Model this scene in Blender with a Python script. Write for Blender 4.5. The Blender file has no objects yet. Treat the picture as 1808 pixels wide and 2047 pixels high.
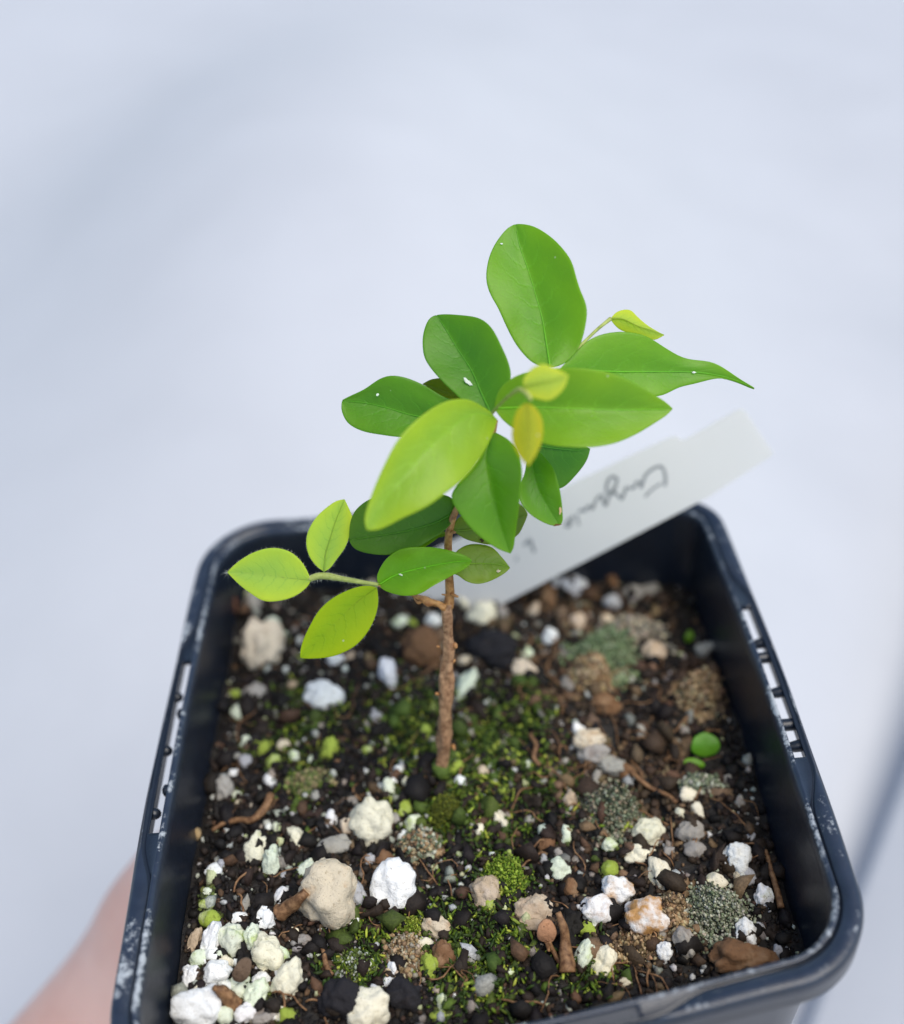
import bpy, bmesh, math, random
import numpy as np
from mathutils import Vector, Matrix, noise
random.seed(7); rng = np.random.default_rng(11)
S = bpy.context.scene; COL = S.collection
# ------------------------------------------------------------------ camera, sky, sun, exposure
W0, H0, F = 1808.0, 2047.0, 2200.0          # photograph size and focal length, pixels
def rod(r):
    r = np.array(r, float); t = np.linalg.norm(r); k = r / t
    K = np.array([[0, -k[2], k[1]], [k[2], 0, -k[0]], [-k[1], k[0], 0]])
    return np.eye(3) + math.sin(t) * K + (1 - math.cos(t)) * K @ K
RC = rod((2.2592, -0.1118, -0.0696)); TC = np.array((0.00251, 0.02802, 0.15936))
CP = -RC.T @ TC
cam = bpy.data.cameras.new("camera"); cam_o = bpy.data.objects.new("camera", cam); COL.objects.link(cam_o)
cam.sensor_fit = 'HORIZONTAL'; cam.sensor_width = 36.0; cam.lens = 36.0 * F / W0
cam.clip_start = 0.005; cam.clip_end = 200
cam_o.matrix_world = Matrix([[RC[0][i], -RC[1][i], -RC[2][i], CP[i]] for i in range(3)] + [[0, 0, 0, 1]])
cam.dof.use_dof = True; cam.dof.focus_distance = 0.1455; cam.dof.aperture_fstop = 9.5
S.camera = cam_o
SUN_EL, SUN_AZ = math.radians(63), math.radians(128)      # azimuth from +Y clockwise (towards +X)
world = bpy.data.worlds.new("World"); S.world = world; world.use_nodes = True
nt = world.node_tree; bgn = nt.nodes["Background"]
sky = nt.nodes.new("ShaderNodeTexSky"); sky.sky_type = 'NISHITA'; sky.sun_disc = False
sky.sun_elevation = SUN_EL; sky.sun_rotation = SUN_AZ; sky.dust_density = 0.3; sky.air_density = 1.0; sky.ozone_density = 2.5
nt.links.new(sky.outputs[0], bgn.inputs[0]); bgn.inputs[1].default_value = 0.125
sun = bpy.data.lights.new("sun", 'SUN'); sun.energy = 2.7; sun.angle = math.radians(50); sun.color = (1, .92, .80)
sun_o = bpy.data.objects.new("sun", sun); COL.objects.link(sun_o)
sd = Vector((math.sin(SUN_AZ) * math.cos(SUN_EL), math.cos(SUN_AZ) * math.cos(SUN_EL), math.sin(SUN_EL)))
sun_o.rotation_euler = sd.to_track_quat('Z', 'Y').to_euler(); sun_o.location = sd * 3
S.view_settings.view_transform = 'Standard'; S.view_settings.look = 'None'; S.view_settings.gamma = 1
S.view_settings.exposure = 0.33
# ------------------------------------------------------------------ placing helpers
def ray(x, y): return RC.T @ np.array([(x - W0 / 2) / F, (y - H0 / 2) / F, 1.0])
def at(x, y, d): return CP + ray(x, y) * d                 # point seen at pixel x,y, d metres in front of the camera
def atz(x, y, z):
    r = ray(x, y); return CP + r * ((z - CP[2]) / r[2])
def atplane(x, y, p, n):
    r = ray(x, y); return CP + r * (np.dot(np.array(p) - CP, n) / np.dot(r, n))
def depth(p): return float(RC[2] @ (np.array(p) - CP))
CR, CD, CF = RC[0], RC[1], RC[2]                            # camera right, down, forward
def catmull(P, n):
    P = np.array(P, float); k = len(P)
    if k == 2: return P[0] + (P[1] - P[0]) * np.linspace(0, 1, n)[:, None]
    d = np.r_[0, np.cumsum(np.maximum(np.linalg.norm(np.diff(P[:, :2], axis=0), axis=1), 1e-9))]; d /= d[-1]
    m = np.zeros_like(P)
    for i in range(k):
        a, b = max(i - 1, 0), min(i + 1, k - 1); m[i] = (P[b] - P[a]) / (d[b] - d[a])
    out = []
    for t in np.linspace(0, 1, n):
        i = min(max(np.searchsorted(d, t) - 1, 0), k - 2); h = d[i + 1] - d[i]; u = (t - d[i]) / h
        out.append((2*u**3-3*u*u+1)*P[i] + (u**3-2*u*u+u)*h*m[i] + (-2*u**3+3*u*u)*P[i+1] + (u**3-u*u)*h*m[i+1])
    return np.array(out)
# ------------------------------------------------------------------ object helpers
def link(o, parent=None):
    COL.objects.link(o)
    if parent: o.parent = parent
    return o
def mesh_obj(name, V, Fc, mat, parent=None, smooth=True, uv=None):
    me = bpy.data.meshes.new(name); me.from_pydata([tuple(v) for v in V], [], [tuple(f) for f in Fc]); me.update()
    if smooth: me.polygons.foreach_set("use_smooth", [True] * len(me.polygons))
    if uv is not None:
        L = me.uv_layers.new(name="UVMap"); idx = np.zeros(len(me.loops), int); me.loops.foreach_get("vertex_index", idx)
        L.data.foreach_set("uv", np.array(uv, float)[idx].ravel())
    if mat: me.materials.append(mat)
    return link(bpy.data.objects.new(name, me), parent)
def tag(o, label, cat=None, group=None, kind=None):
    if label: o["label"] = label
    if cat: o["category"] = cat
    if group: o["group"] = group
    if kind: o["kind"] = kind
    return o
def empty(name, loc, label, cat, group=None):
    o = bpy.data.objects.new(name, None); o.location = loc; o.empty_display_size = .01; COL.objects.link(o)
    bpy.context.view_layer.update()
    return tag(o, label, cat, group)
def tube(P, R, n=10, cap=True, wob=0.0, seed=0):
    P = np.array(P, float); m = len(P); R = np.broadcast_to(np.array(R, float), (m,))
    V, Fc = [], []; T = np.gradient(P, axis=0); T /= np.linalg.norm(T, axis=1)[:, None]
    a = np.cross(T[0], [.3, .2, .9]); a /= np.linalg.norm(a)
    for i in range(m):
        a = a - T[i] * (a @ T[i]); a /= np.linalg.norm(a); b = np.cross(T[i], a)
        for j in range(n):
            th = 2 * math.pi * j / n; r = R[i]
            if wob: r *= 1 + wob * noise.noise(Vector((math.cos(th) * 1.3 + seed, math.sin(th) * 1.3, i * .16)))
            V.append(P[i] + r * (math.cos(th) * a + math.sin(th) * b))
    for i in range(m - 1):
        for j in range(n):
            k = (j + 1) % n; Fc.append((i*n+j, i*n+k, (i+1)*n+k, (i+1)*n+j))
    if cap: Fc.append(tuple(range(n - 1, -1, -1))); Fc.append(tuple((m-1)*n + j for j in range(n)))
    return V, Fc
def merge(parts):
    V, Fc = [], []
    for v, f in parts:
        o = len(V); V += list(v); Fc += [tuple(i + o for i in q) for q in f]
    return V, Fc
# ------------------------------------------------------------------ materials
def mat(name): m = bpy.data.materials.new(name); m.use_nodes = True; return m, m.node_tree.nodes, m.node_tree.links
def N(ns, t, **kw):
    n = ns.new(t)
    for k, v in kw.items():
        if k.startswith('i_'):
            key = k[2:]; n.inputs[int(key) if key.isdigit() else key.replace('_', ' ')].default_value = v
        else: setattr(n, k, v)
    return n
def ramp(ns, stops):
    r = ns.new("ShaderNodeValToRGB"); e = r.color_ramp.elements
    while len(e) < len(stops): e.new(.5)
    for q, (p, c) in zip(e, stops): q.position = p; q.color = (*c, 1) if len(c) == 3 else c
    return r
def mixc(ns, ln, fac, a, b, bt='MIX'):
    m = ns.new("ShaderNodeMix"); m.data_type = 'RGBA'; m.blend_type = bt
    for s, v in ((0, fac), (6, a), (7, b)):
        if hasattr(v, 'default_value') or hasattr(v, 'is_linked'): ln.new(v, m.inputs[s])
        elif s == 0: m.inputs[0].default_value = v
        else: m.inputs[s].default_value = (*v, 1)
    return m.outputs[2]
def math_(ns, ln, op, a, b=None, c=None):
    m = ns.new("ShaderNodeMath"); m.operation = op
    for i, v in enumerate((a, b, c)):
        if v is None: continue
        if hasattr(v, 'is_linked'): ln.new(v, m.inputs[i])
        else: m.inputs[i].default_value = v
    return m.outputs[0]
def noise_(ns, ln, scale, detail=3, vec=None, rough=.55):
    n = N(ns, "ShaderNodeTexNoise", i_Scale=scale, i_Detail=detail, i_Roughness=rough)
    if vec is None: vec = ns.new("ShaderNodeTexCoord").outputs['Object']
    ln.new(vec, n.inputs['Vector']); return n.outputs[0]
def bump(ns, ln, h, dist, strength=1, prev=None):
    b = N(ns, "ShaderNodeBump", i_Strength=strength, i_Distance=dist); ln.new(h, b.inputs['Height'])
    if prev: ln.new(prev, b.inputs['Normal'])
    return b.outputs[0]
def mat_plastic():
    m, ns, ln = mat("dark_plastic"); p = ns['Principled BSDF']
    w = N(ns, "ShaderNodeNewGeometry").outputs['Position']
    at_ = N(ns, "ShaderNodeAttribute", attribute_name="scale").outputs['Fac']
    n1 = noise_(ns, ln, 1100, 6, w, .75); n2 = noise_(ns, ln, 70, 4, w, .6)
    s = math_(ns, ln, 'ADD', math_(ns, ln, 'MULTIPLY', n1, .6), math_(ns, ln, 'MULTIPLY', n2, .95))
    s = math_(ns, ln, 'MULTIPLY', s, at_)
    r = ramp(ns, [(.80, (0, 0, 0)), (.90, (1, 1, 1))]); ln.new(s, r.inputs[0])
    n3 = noise_(ns, ln, 300, 3, w)
    base = mixc(ns, ln, n3, (.007, .010, .017), (.016, .022, .034))
    dr = ramp(ns, [(.55, (0,)*3), (1.0, (1,)*3)]); ln.new(at_, dr.inputs[0])
    base = mixc(ns, ln, math_(ns, ln, 'MULTIPLY', dr.outputs[0], math_(ns, ln, 'MULTIPLY_ADD', n3, .7, .1)), base, (.036, .052, .086))  # sky sheen of the rim top, painted in as a lighter blue-grey base
    c = mixc(ns, ln, math_(ns, ln, 'MULTIPLY', r.outputs[0], .8), base, (.52, .56, .58))
    ln.new(c, p.inputs['Base Color'])
    ln.new(math_(ns, ln, 'ADD', math_(ns, ln, 'MULTIPLY', n2, .12), math_(ns, ln, 'MULTIPLY_ADD', r.outputs[0], .4, .24)), p.inputs['Roughness'])
    p.inputs['Specular IOR Level'].default_value = .6
    ln.new(bump(ns, ln, n1, .00012, .5, bump(ns, ln, n2, .0005, .35)), p.inputs['Normal'])
    return m
def mat_leaf(name="leaf_blade", young=False):
    m, ns, ln = mat(name); p = ns['Principled BSDF']; out = ns['Material Output']
    oc = N(ns, "ShaderNodeObjectInfo").outputs['Color']
    uv = N(ns, "ShaderNodeUVMap").outputs[0]; sp = N(ns, "ShaderNodeSeparateXYZ"); ln.new(uv, sp.inputs[0])
    u = math_(ns, ln, 'ABSOLUTE', sp.outputs[0]); v = sp.outputs[1]
    nw = noise_(ns, ln, 6, 2, uv)
    # side veins, curving towards the tip
    t = math_(ns, ln, 'MULTIPLY_ADD', math_(ns, ln, 'POWER', u, 1.3), -2.0, math_(ns, ln, 'MULTIPLY_ADD', nw, .8, math_(ns, ln, 'MULTIPLY', v, 7.5)))
    fr = math_(ns, ln, 'ABSOLUTE', math_(ns, ln, 'SUBTRACT', math_(ns, ln, 'FRACT', t), .5))
    r = ramp(ns, [(0, (1, 1, 1)), (.10, (0, 0, 0))]); ln.new(fr, r.inputs[0])
    fade = ramp(ns, [(.0, (1, 1, 1)), (.85, (0, 0, 0))]); ln.new(u, fade.inputs[0])
    vein = math_(ns, ln, 'MULTIPLY', r.outputs[0], fade.outputs[0])
    n1 = noise_(ns, ln, 260, 3); n2 = noise_(ns, ln, 2200, 2)
    vor = N(ns, "ShaderNodeTexVoronoi", feature='DISTANCE_TO_EDGE', i_Scale=1100.0); ln.new(N(ns, "ShaderNodeTexCoord").outputs['Object'], vor.inputs['Vector'])
    c = mixc(ns, ln, math_(ns, ln, 'MULTIPLY', noise_(ns, ln, 95, 4), 1.0), mixc(ns, ln, 1.0, oc, (.72, .86, .8), 'MULTIPLY'), mixc(ns, ln, 1.0, oc, (1.45, 1.2, .5), 'MULTIPLY'))
    c = mixc(ns, ln, math_(ns, ln, 'MULTIPLY', vein, (.34 if not young else .45)), c, mixc(ns, ln, 1.0, oc, (.62, .8, .6) if young else (1.5, 1.35, 1.6), 'MULTIPLY'))
    nb = noise_(ns, ln, 130, 4); er = ramp(ns, [(.45, (0,)*3), (1.0, (1,)*3)]); ln.new(math_(ns, ln, 'ADD', u, math_(ns, ln, 'MULTIPLY', nb, .35)), er.inputs[0])
    c = mixc(ns, ln, math_(ns, ln, 'MULTIPLY', er.outputs[0], .5), c, mixc(ns, ln, 1.0, c, (1.35, 1.12, .45), 'MULTIPLY'))
    sv = N(ns, "ShaderNodeTexVoronoi", i_Scale=520.0); ln.new(N(ns, "ShaderNodeTexCoord").outputs['Object'], sv.inputs['Vector'])
    sr = ramp(ns, [(.055, (1,)*3), (.085, (0,)*3)]); ln.new(sv.outputs['Distance'], sr.inputs[0])
    sk = N(ns, "ShaderNodeSeparateColor"); ln.new(sv.outputs['Color'], sk.inputs[0]); few = math_(ns, ln, 'GREATER_THAN', sk.outputs[0], .72)
    c = mixc(ns, ln, math_(ns, ln, 'MULTIPLY', sr.outputs[0], math_(ns, ln, 'MULTIPLY', few, .7)), c, (.62, .66, .55))
    ln.new(c, p.inputs['Base Color'])
    p.inputs['Roughness'].default_value = .6 if young else .42
    p.inputs['Specular IOR Level'].default_value = .3 if young else .6
    rr = ramp(ns, [(0, (.0,)*3), (.25, (1,)*3)]); ln.new(vor.outputs[0], rr.inputs[0])
    b = bump(ns, ln, noise_(ns, ln, 110, 2), .0012, .45, bump(ns, ln, rr.outputs[0], .00003, .3, bump(ns, ln, vein, -.00005 if not young else .00005, .6)))
    ln.new(b, p.inputs['Normal'])
    tr = N(ns, "ShaderNodeBsdfTranslucent"); ln.new(mixc(ns, ln, 1.0, c, (1.35, 1.35, .7) if young else (1.65, 1.5, .3), 'MULTIPLY'), tr.inputs[0]); ln.new(b, tr.inputs['Normal'])
    mx = N(ns, "ShaderNodeMixShader", i_0=.54); ln.new(p.outputs[0], mx.inputs[1]); ln.new(tr.outputs[0], mx.inputs[2]); ln.new(mx.outputs[0], out.inputs[0])
    return m
def mat_stone():
    m, ns, ln = mat("stone"); p = ns['Principled BSDF']
    oi = N(ns, "ShaderNodeObjectInfo"); st = N(ns, "ShaderNodeAttribute", attribute_type='OBJECT', attribute_name="stain")
    am = N(ns, "ShaderNodeAttribute", attribute_type='OBJECT', attribute_name="stain_amount").outputs['Fac']
    w = N(ns, "ShaderNodeNewGeometry").outputs['Position']
    n1 = noise_(ns, ln, 420, 4, w); n2 = noise_(ns, ln, 1600, 4, w, .65); n3 = noise_(ns, ln, 5000, 2, w)
    f = math_(ns, ln, 'ADD', n1, math_(ns, ln, 'SUBTRACT', am, .5))
    r = ramp(ns, [(.42, (0,)*3), (.62, (1,)*3)]); ln.new(f, r.inputs[0])
    c = mixc(ns, ln, r.outputs[0], oi.outputs['Color'], st.outputs['Color'])
    r2 = ramp(ns, [(.30, (.55, .50, .42)), (.42, (1, 1, 1))]); ln.new(n2, r2.inputs[0])
    c = mixc(ns, ln, .75, c, r2.outputs[0], 'MULTIPLY')
    r3 = ramp(ns, [(.27, (.12, .10, .08)), (.33, (1, 1, 1))]); ln.new(n3, r3.inputs[0])
    c = mixc(ns, ln, .8, c, r3.outputs[0], 'MULTIPLY')
    ln.new(c, p.inputs['Base Color']); p.inputs['Roughness'].default_value = .8; p.inputs['Specular IOR Level'].default_value = .3
    ln.new(bump(ns, ln, n3, .00008, .6, bump(ns, ln, n2, .00035, .8)), p.inputs['Normal'])
    return m
def mat_attr(name, rough=.6, spec=.4):
    m, ns, ln = mat(name); p = ns['Principled BSDF']
    a = N(ns, "ShaderNodeAttribute", attribute_name="col"); w = N(ns, "ShaderNodeNewGeometry").outputs['Position']
    n2 = noise_(ns, ln, 2500, 3, w, .65); r2 = ramp(ns, [(.3, (.5,)*3), (.62, (1.15,)*3)]); ln.new(n2, r2.inputs[0])
    ln.new(mixc(ns, ln, .8, a.outputs['Color'], r2.outputs[0], 'MULTIPLY'), p.inputs['Base Color'])
    p.inputs['Roughness'].default_value = rough; p.inputs['Specular IOR Level'].default_value = spec
    ln.new(bump(ns, ln, n2, .0002, .7), p.inputs['Normal'])
    return m
def mat_simple(name, c1, c2, scale, rough=.6, spec=.4, bd=.0002, lo=.35, hi=.65):
    m, ns, ln = mat(name); p = ns['Principled BSDF']; w = N(ns, "ShaderNodeNewGeometry").outputs['Position']
    n = noise_(ns, ln, scale, 5, w, .65); r = ramp(ns, [(lo, c1), (hi, c2)]); ln.new(n, r.inputs[0])
    ln.new(r.outputs[0], p.inputs['Base Color']); p.inputs['Roughness'].default_value = rough; p.inputs['Specular IOR Level'].default_value = spec
    ln.new(bump(ns, ln, n, bd, .7), p.inputs['Normal']); return m
M_PLASTIC = mat_plastic(); M_LEAF = mat_leaf(); M_YOUNG = mat_leaf("young_leaf_blade", True); M_STONE = mat_stone()
M_GRAIN = mat_attr("grain", .72, .35); M_MOSS = mat_attr("moss", .6, .35)
M_SOIL = mat_simple("soil", (.0025, .002, .0018), (.014, .010, .007), 900, .6, .4, .0006)
M_BARK = mat_simple("stem_bark", (.16, .07, .03), (.62, .36, .19), 1100, .55, .4, .00025, .3, .68)
M_BARKU = mat_simple("young_stem", (.26, .10, .03), (.58, .30, .10), 1300, .45, .45, .0001)
M_GSTEM = mat_simple("green_stem", (.26, .32, .06), (.45, .5, .14), 900, .5, .35, .00006)
M_WHITEP = mat_simple("tag_plastic", (.91, .89, .84), (.93, .91, .86), 60, .38, .45, .00003)
_n = M_WHITEP.node_tree; _t = N(_n.nodes, "ShaderNodeBsdfTranslucent", i_Color=(.86, .86, .84, 1)); _x = N(_n.nodes, "ShaderNodeMixShader", i_0=.3)
_n.links.new(_n.nodes['Principled BSDF'].outputs[0], _x.inputs[1]); _n.links.new(_t.outputs[0], _x.inputs[2]); _n.links.new(_x.outputs[0], _n.nodes['Material Output'].inputs[0])
M_INK = mat_simple("pencil_line", (.20, .21, .21), (.38, .39, .39), 2500, .5, .3, .00001)
M_ROOT = mat_simple("dry_root", (.10, .045, .02), (.34, .19, .09), 1200, .6, .3, .0001)
M_HAIR = mat_simple("leaf_hair", (.6, .62, .5), (.75, .76, .65), 300, .5, .3, .00001)
def mat_skin():
    m, ns, ln = mat("skin"); p = ns['Principled BSDF']; w = N(ns, "ShaderNodeNewGeometry").outputs['Position']
    n = noise_(ns, ln, 45, 4, w); r = ramp(ns, [(.35, (.64, .37, .29)), (.65, (.76, .49, .40))]); ln.new(n, r.inputs[0]); ln.new(r.outputs[0], p.inputs['Base Color'])
    p.inputs['Roughness'].default_value = .5; p.inputs['Subsurface Weight'].default_value = .15; p.inputs['Subsurface Radius'].default_value = (.01, .004, .002)
    p.inputs['Subsurface Scale'].default_value = .3
    v = N(ns, "ShaderNodeTexVoronoi", i_Scale=900.0, feature='DISTANCE_TO_EDGE'); ln.new(w, v.inputs['Vector']); ln.new(bump(ns, ln, v.outputs[0], .0002, .3), p.inputs['Normal'])
    return m
M_SKIN = mat_skin()
M_SHEET = mat_simple("white_surface", (.54, .555, .575), (.575, .59, .61), 9, .6, .3, .0008)
# ------------------------------------------------------------------ setting: white surface below, raised white panel at the right
ZG = -0.26
HC, HD = atz(700, 860, ZG), atz(1990, 860, ZG)
def hump(x, y):  # added swells: flanks turned from the sun give the sheet its bluish shade
    return .14 * math.exp(-((x - HC[0]) / .24) ** 2 - ((y - HC[1] - .1) / .60) ** 2) + .022 * math.exp(-((x - HD[0]) / .07) ** 2 - ((y - HD[1]) / .10) ** 2)
def sheet():
    n = 260; ax = np.sign(np.linspace(-1, 1, n)) * np.abs(np.linspace(-1, 1, n)) ** 3 * 30
    V = []
    for y in ax:
        for x in ax:
            r = math.hypot(x, y)
            V.append((x, y, ZG + (.010 * noise.noise(Vector((x * 2.2 + 3, y * 1.7, .3))) if r < 12 else 0) + hump(x, y)))
    Fc = [(j*n+i, j*n+i+1, (j+1)*n+i+1, (j+1)*n+i) for j in range(n-1) for i in range(n-1)]
    return mesh_obj("ground", V, Fc, M_SHEET)
tag(sheet(), "matt white surface out of focus far below the held pot", kind='structure')
ZP = ZG + .062
_a, _b = atz(1812, 1575, ZP)[:2], atz(1650, 2000, ZP)[:2]; EA = _a; ED = (_b - _a) / np.linalg.norm(_b - _a); EN = np.array([-ED[1], ED[0]])
if EN[0] < 0: EN = -EN
def panel():
    n = 40; V = []
    for j in range(n):
        for i in range(n):
            p = EA - ED * (j / (n-1) * 6 - 3) + EN * max(0, (i - 2) / (n-3) * 3); z = ZP + .002 * noise.noise(Vector((p[0] * 3, p[1] * 3, 5)))
            q = .03 if i == 0 else -.002 if i == 1 else 0; V.append((p[0] + EN[0] * q, p[1] + EN[1] * q, ZG - .05 if i == 0 else z - .002 if i == 1 else z))
    return mesh_obj("upper_ground", V, [(j*n+i, (j+1)*n+i, (j+1)*n+i+1, j*n+i+1) for j in range(n-1) for i in range(n-1)], M_SHEET)
tag(panel(), "white surface one step higher, beyond the grey edge at the lower right", kind='structure')
for i, (x, y, s, c, lb) in enumerate(((1747, 197, .004, (.30, .28, .25), "faint grey speck lying on the white surface at the upper right"),
                                      (0, 482, .005, (.05, .05, .05), "dark speck on the white surface at the left edge"))):
    p = atz(x, y, ZG + .003); bm = bmesh.new(); bmesh.ops.create_icosphere(bm, subdivisions=2, radius=s)
    for v in bm.verts: v.co *= 1 + .35 * noise.noise(v.co * 400); v.co.z *= .5
    me = bpy.data.meshes.new("speck"); bm.to_mesh(me); bm.free(); me.materials.append(M_STONE); o = link(bpy.data.objects.new("speck", me))
    o.location = p; o.color = (*c, 1); o["stain"] = (.1, .1, .1); o["stain_amount"] = 0.1; tag(o, lb, "speck")
# ------------------------------------------------------------------ pot
QC = [atz(*p, 0)[:2] for p in ((410, 1043), (1428, 988), (1783, 1936), (160, 2290))]   # back left, back right, front right, front left
def outline(rads=(.0125, .0085, .0125, .0145), seg=.0006):
    P = []; S_ = []
    for i in range(4):
        A, B = QC[i], QC[(i + 1) % 4]; prev, nxt = QC[i - 1], QC[(i + 2) % 4]
        L = np.linalg.norm(B - A); t = (B - A) / L
        def trim(c, p, q, r):
            u = (p - c) / np.linalg.norm(p - c); v = (q - c) / np.linalg.norm(q - c); th = math.acos(u @ v); return r / math.tan(th / 2)
        ra, rb = rads[i], rads[(i + 1) % 4]; ta, tb = trim(A, prev, B, ra), trim(B, A, nxt, rb)
        a, b = A + t * ta, B - t * tb; m = int(np.linalg.norm(b - a) / seg); nrm = np.array([t[1], -t[0]])
        nrm = -nrm                                             # outward
        for k in range(m):
            f = k / m; P.append(a + (b - a) * f + nrm * .0007 * math.sin(math.pi * f)); S_.append((i, float(np.linalg.norm(P[-1] - A))))
        # corner arc at B
        c1 = b; v2 = (nxt - B) / np.linalg.norm(nxt - B); c2 = B + v2 * tb
        n1 = -nrm; cen = c1 + n1 * rb; th1 = math.atan2(*(c1 - cen)[::-1]); th2 = math.atan2(*(c2 - cen)[::-1])
        dth = (th2 - th1 + math.pi) % (2 * math.pi) - math.pi; m2 = max(8, int(abs(dth) * rb / seg))
        for k in range(m2):
            th = th1 + dth * k / m2; P.append(cen + rb * np.array([math.cos(th), math.sin(th)])); S_.append((i + .5, 0.0))
    return np.array(P), S_
OP, OS = outline()
NP_ = len(OP)
Tn = np.roll(OP, -1, 0) - np.roll(OP, 1, 0); Tn /= np.linalg.norm(Tn, axis=1)[:, None]
IN = np.stack([Tn[:, 1], -Tn[:, 0]], 1)
if IN[0] @ (-OP[0]) < 0: IN = -IN
SMOOTH = 14
def sideparam(i, x, y):
    p = atz(x, y, 0)[:2]; A, B = QC[i], QC[(i + 1) % 4]; t = (B - A) / np.linalg.norm(B - A); return float((p - A) @ t)
SL = {3: sorted((sideparam(3, 366, 1315), sideparam(3, 284, 1668))), 1: sorted((sideparam(1, 1511, 1206), sideparam(1, 1625, 1516)))}
ln2 = np.linalg.norm(QC[3] - QC[2]); e = sideparam(2, 1268, 1985); SL[2] = sorted((e, ln2 - e))
ln0 = np.linalg.norm(QC[1] - QC[0]); SL[0] = [ln0/2 - .0125, ln0/2 + .0125]
def slotdist(k):
    s, l = OS[k]
    if s in SL:
        a, b = SL[s]
        if a <= l <= b: return 0.0
        return min(abs(l - a), abs(l - b))
    return 1.0
SD = np.array([slotdist(k) for k in range(NP_)])
INSLOT = SD == 0
POT_H = .066; TAPER = .085; RW = .0038
def profile(k):
    t = min(max((SD[k] - .001) / .008, 0), 1); t = t * t * (3 - 2 * t); w = .0006 + (.0024 - .0006) * t
    mm = .001
    return [(0, -4*mm), (0, -.8*mm), (.25*mm, -.2*mm), (.6*mm, 0), (w - .1*mm, .02*mm), (w + .08*mm, -.3*mm), (w + .3*mm, -.42*mm), (w + .48*mm, -.3*mm), (w+.62*mm, -.22*mm),
            (2.75*mm, -.2*mm), (2.9*mm, 0), (3.2*mm, .05*mm), (3.5*mm, -.15*mm), (3.75*mm, -.7*mm), (3.8*mm, -2*mm),      # 9..14
            (RW + TAPER * POT_H * .35, -POT_H * .35), (RW + TAPER * POT_H, -POT_H),                                       # 15,16 inside bottom
            (RW - .9*mm + TAPER * POT_H, -POT_H - .001), (2.95*mm + TAPER*.004, -4*mm), (2.9*mm, -1.1*mm),                  # 17..19 outside
            (w + .62*mm, -1.1*mm), (.55*mm, -1.1*mm), (.55*mm, -4*mm)]                                                     # 20..22
NPF = len(profile(0)); PR = [profile(k) for k in range(NP_)]
IDXB = list(range(9, 20))
pot = empty("plant_pot", (0, 0, -POT_H - .001), "square dark plastic nursery pot with slotted rim and white lime scale, held in the air", "plant pot")
def ppt(k, d, z):
    q = OP[k] + IN[k] * d
    return np.array([q[0], q[1], z])
def wobz(k, j): return .00025 * noise.noise(Vector((OP[k][0] * 60, OP[k][1] * 60, j * .3)))
V = []; SCALE_SHEEN = []
for k in range(NP_):
    for j, (d, z) in enumerate(PR[k]):
        p = ppt(k, d + wobz(k, j) * (1 if j < 15 else 0), z + wobz(k, j + 9)); V.append(p - np.array(pot.location))
        SCALE_SHEEN.append({2: .8, 3: 1.0, 4: .92, 1: .7, 5: .3, 6: .1, 9: .9, 10: 1, 11: 1.03, 12: 1, 13: .85, 14: .6}.get(j, .4))  # mask shared by the lime scale and the painted sky sheen
rimF, wallF = [], []
for k in range(NP_):
    k2 = (k + 1) % NP_
    ins = INSLOT[k] and INSLOT[k2]
    for j in range(NPF):
        j2 = (j + 1) % NPF
        if ins and (j == 8 or j == 19): continue                 # the hole: web top 8-9 and underside 19-20 left out
        f = (k*NPF+j, k*NPF+j2, k2*NPF+j2, k2*NPF+j)
        (wallF if 14 <= j <= 17 else rimF).append(f)
    if ins: rimF += [(k*NPF+8, k*NPF+20, k2*NPF+20, k2*NPF+8)[::1], (k*NPF+19, k*NPF+9, k2*NPF+9, k2*NPF+19)]
    elif INSLOT[k] != INSLOT[k2]:
        kk = k if INSLOT[k] else k2; rimF.append((kk*NPF+8, kk*NPF+9, kk*NPF+19, kk*NPF+20))
def sub(name, Fs, m, parent):
    used = sorted({i for f in Fs for i in f}); mp = {a: b for b, a in enumerate(used)}
    o = mesh_obj(name, [V[i] for i in used], [tuple(mp[i] for i in f) for f in Fs], m, parent)
    a = o.data.attributes.new("scale", 'FLOAT', 'POINT'); a.data.foreach_set("value", [SCALE_SHEEN[i] for i in used])
    bm = bmesh.new(); bm.from_mesh(o.data); bmesh.ops.recalc_face_normals(bm, faces=bm.faces); bm.to_mesh(o.data); bm.free()
    return o
rim = sub("rim", rimF, M_PLASTIC, pot); wall = sub("wall", wallF, M_PLASTIC, pot)
bi = [k*1 for k in range(NP_)]
Vb = [ppt(k, RW + TAPER * POT_H - .0004, -POT_H - .0005) - np.array(pot.location) for k in range(NP_)]
mesh_obj("base", Vb, [tuple(range(NP_))], M_PLASTIC, pot, smooth=False)
PEGS = [(3, 'o', 355, 1380), (3, 'o', 325, 1490), (3, 'o', 297, 1615), (3, 'i', 345, 1413), (3, 'i', 310, 1570),
        (1, 'o', 1534, 1268), (1, 'o', 1571, 1370), (1, 'o', 1610, 1475), (1, 'i', 1545, 1301), (1, 'i', 1595, 1433)]
PB = []
for s, side, x, y in PEGS: PB.append((s, side, sideparam(s, x, y)))
for s in (0, 2):
    a, b = SL[s]
    for q, side in ((.12, 'o'), (.3, 'i'), (.46, 'o'), (.64, 'i'), (.82, 'o')): PB.append((s, side, a + (b - a) * q))
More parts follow.
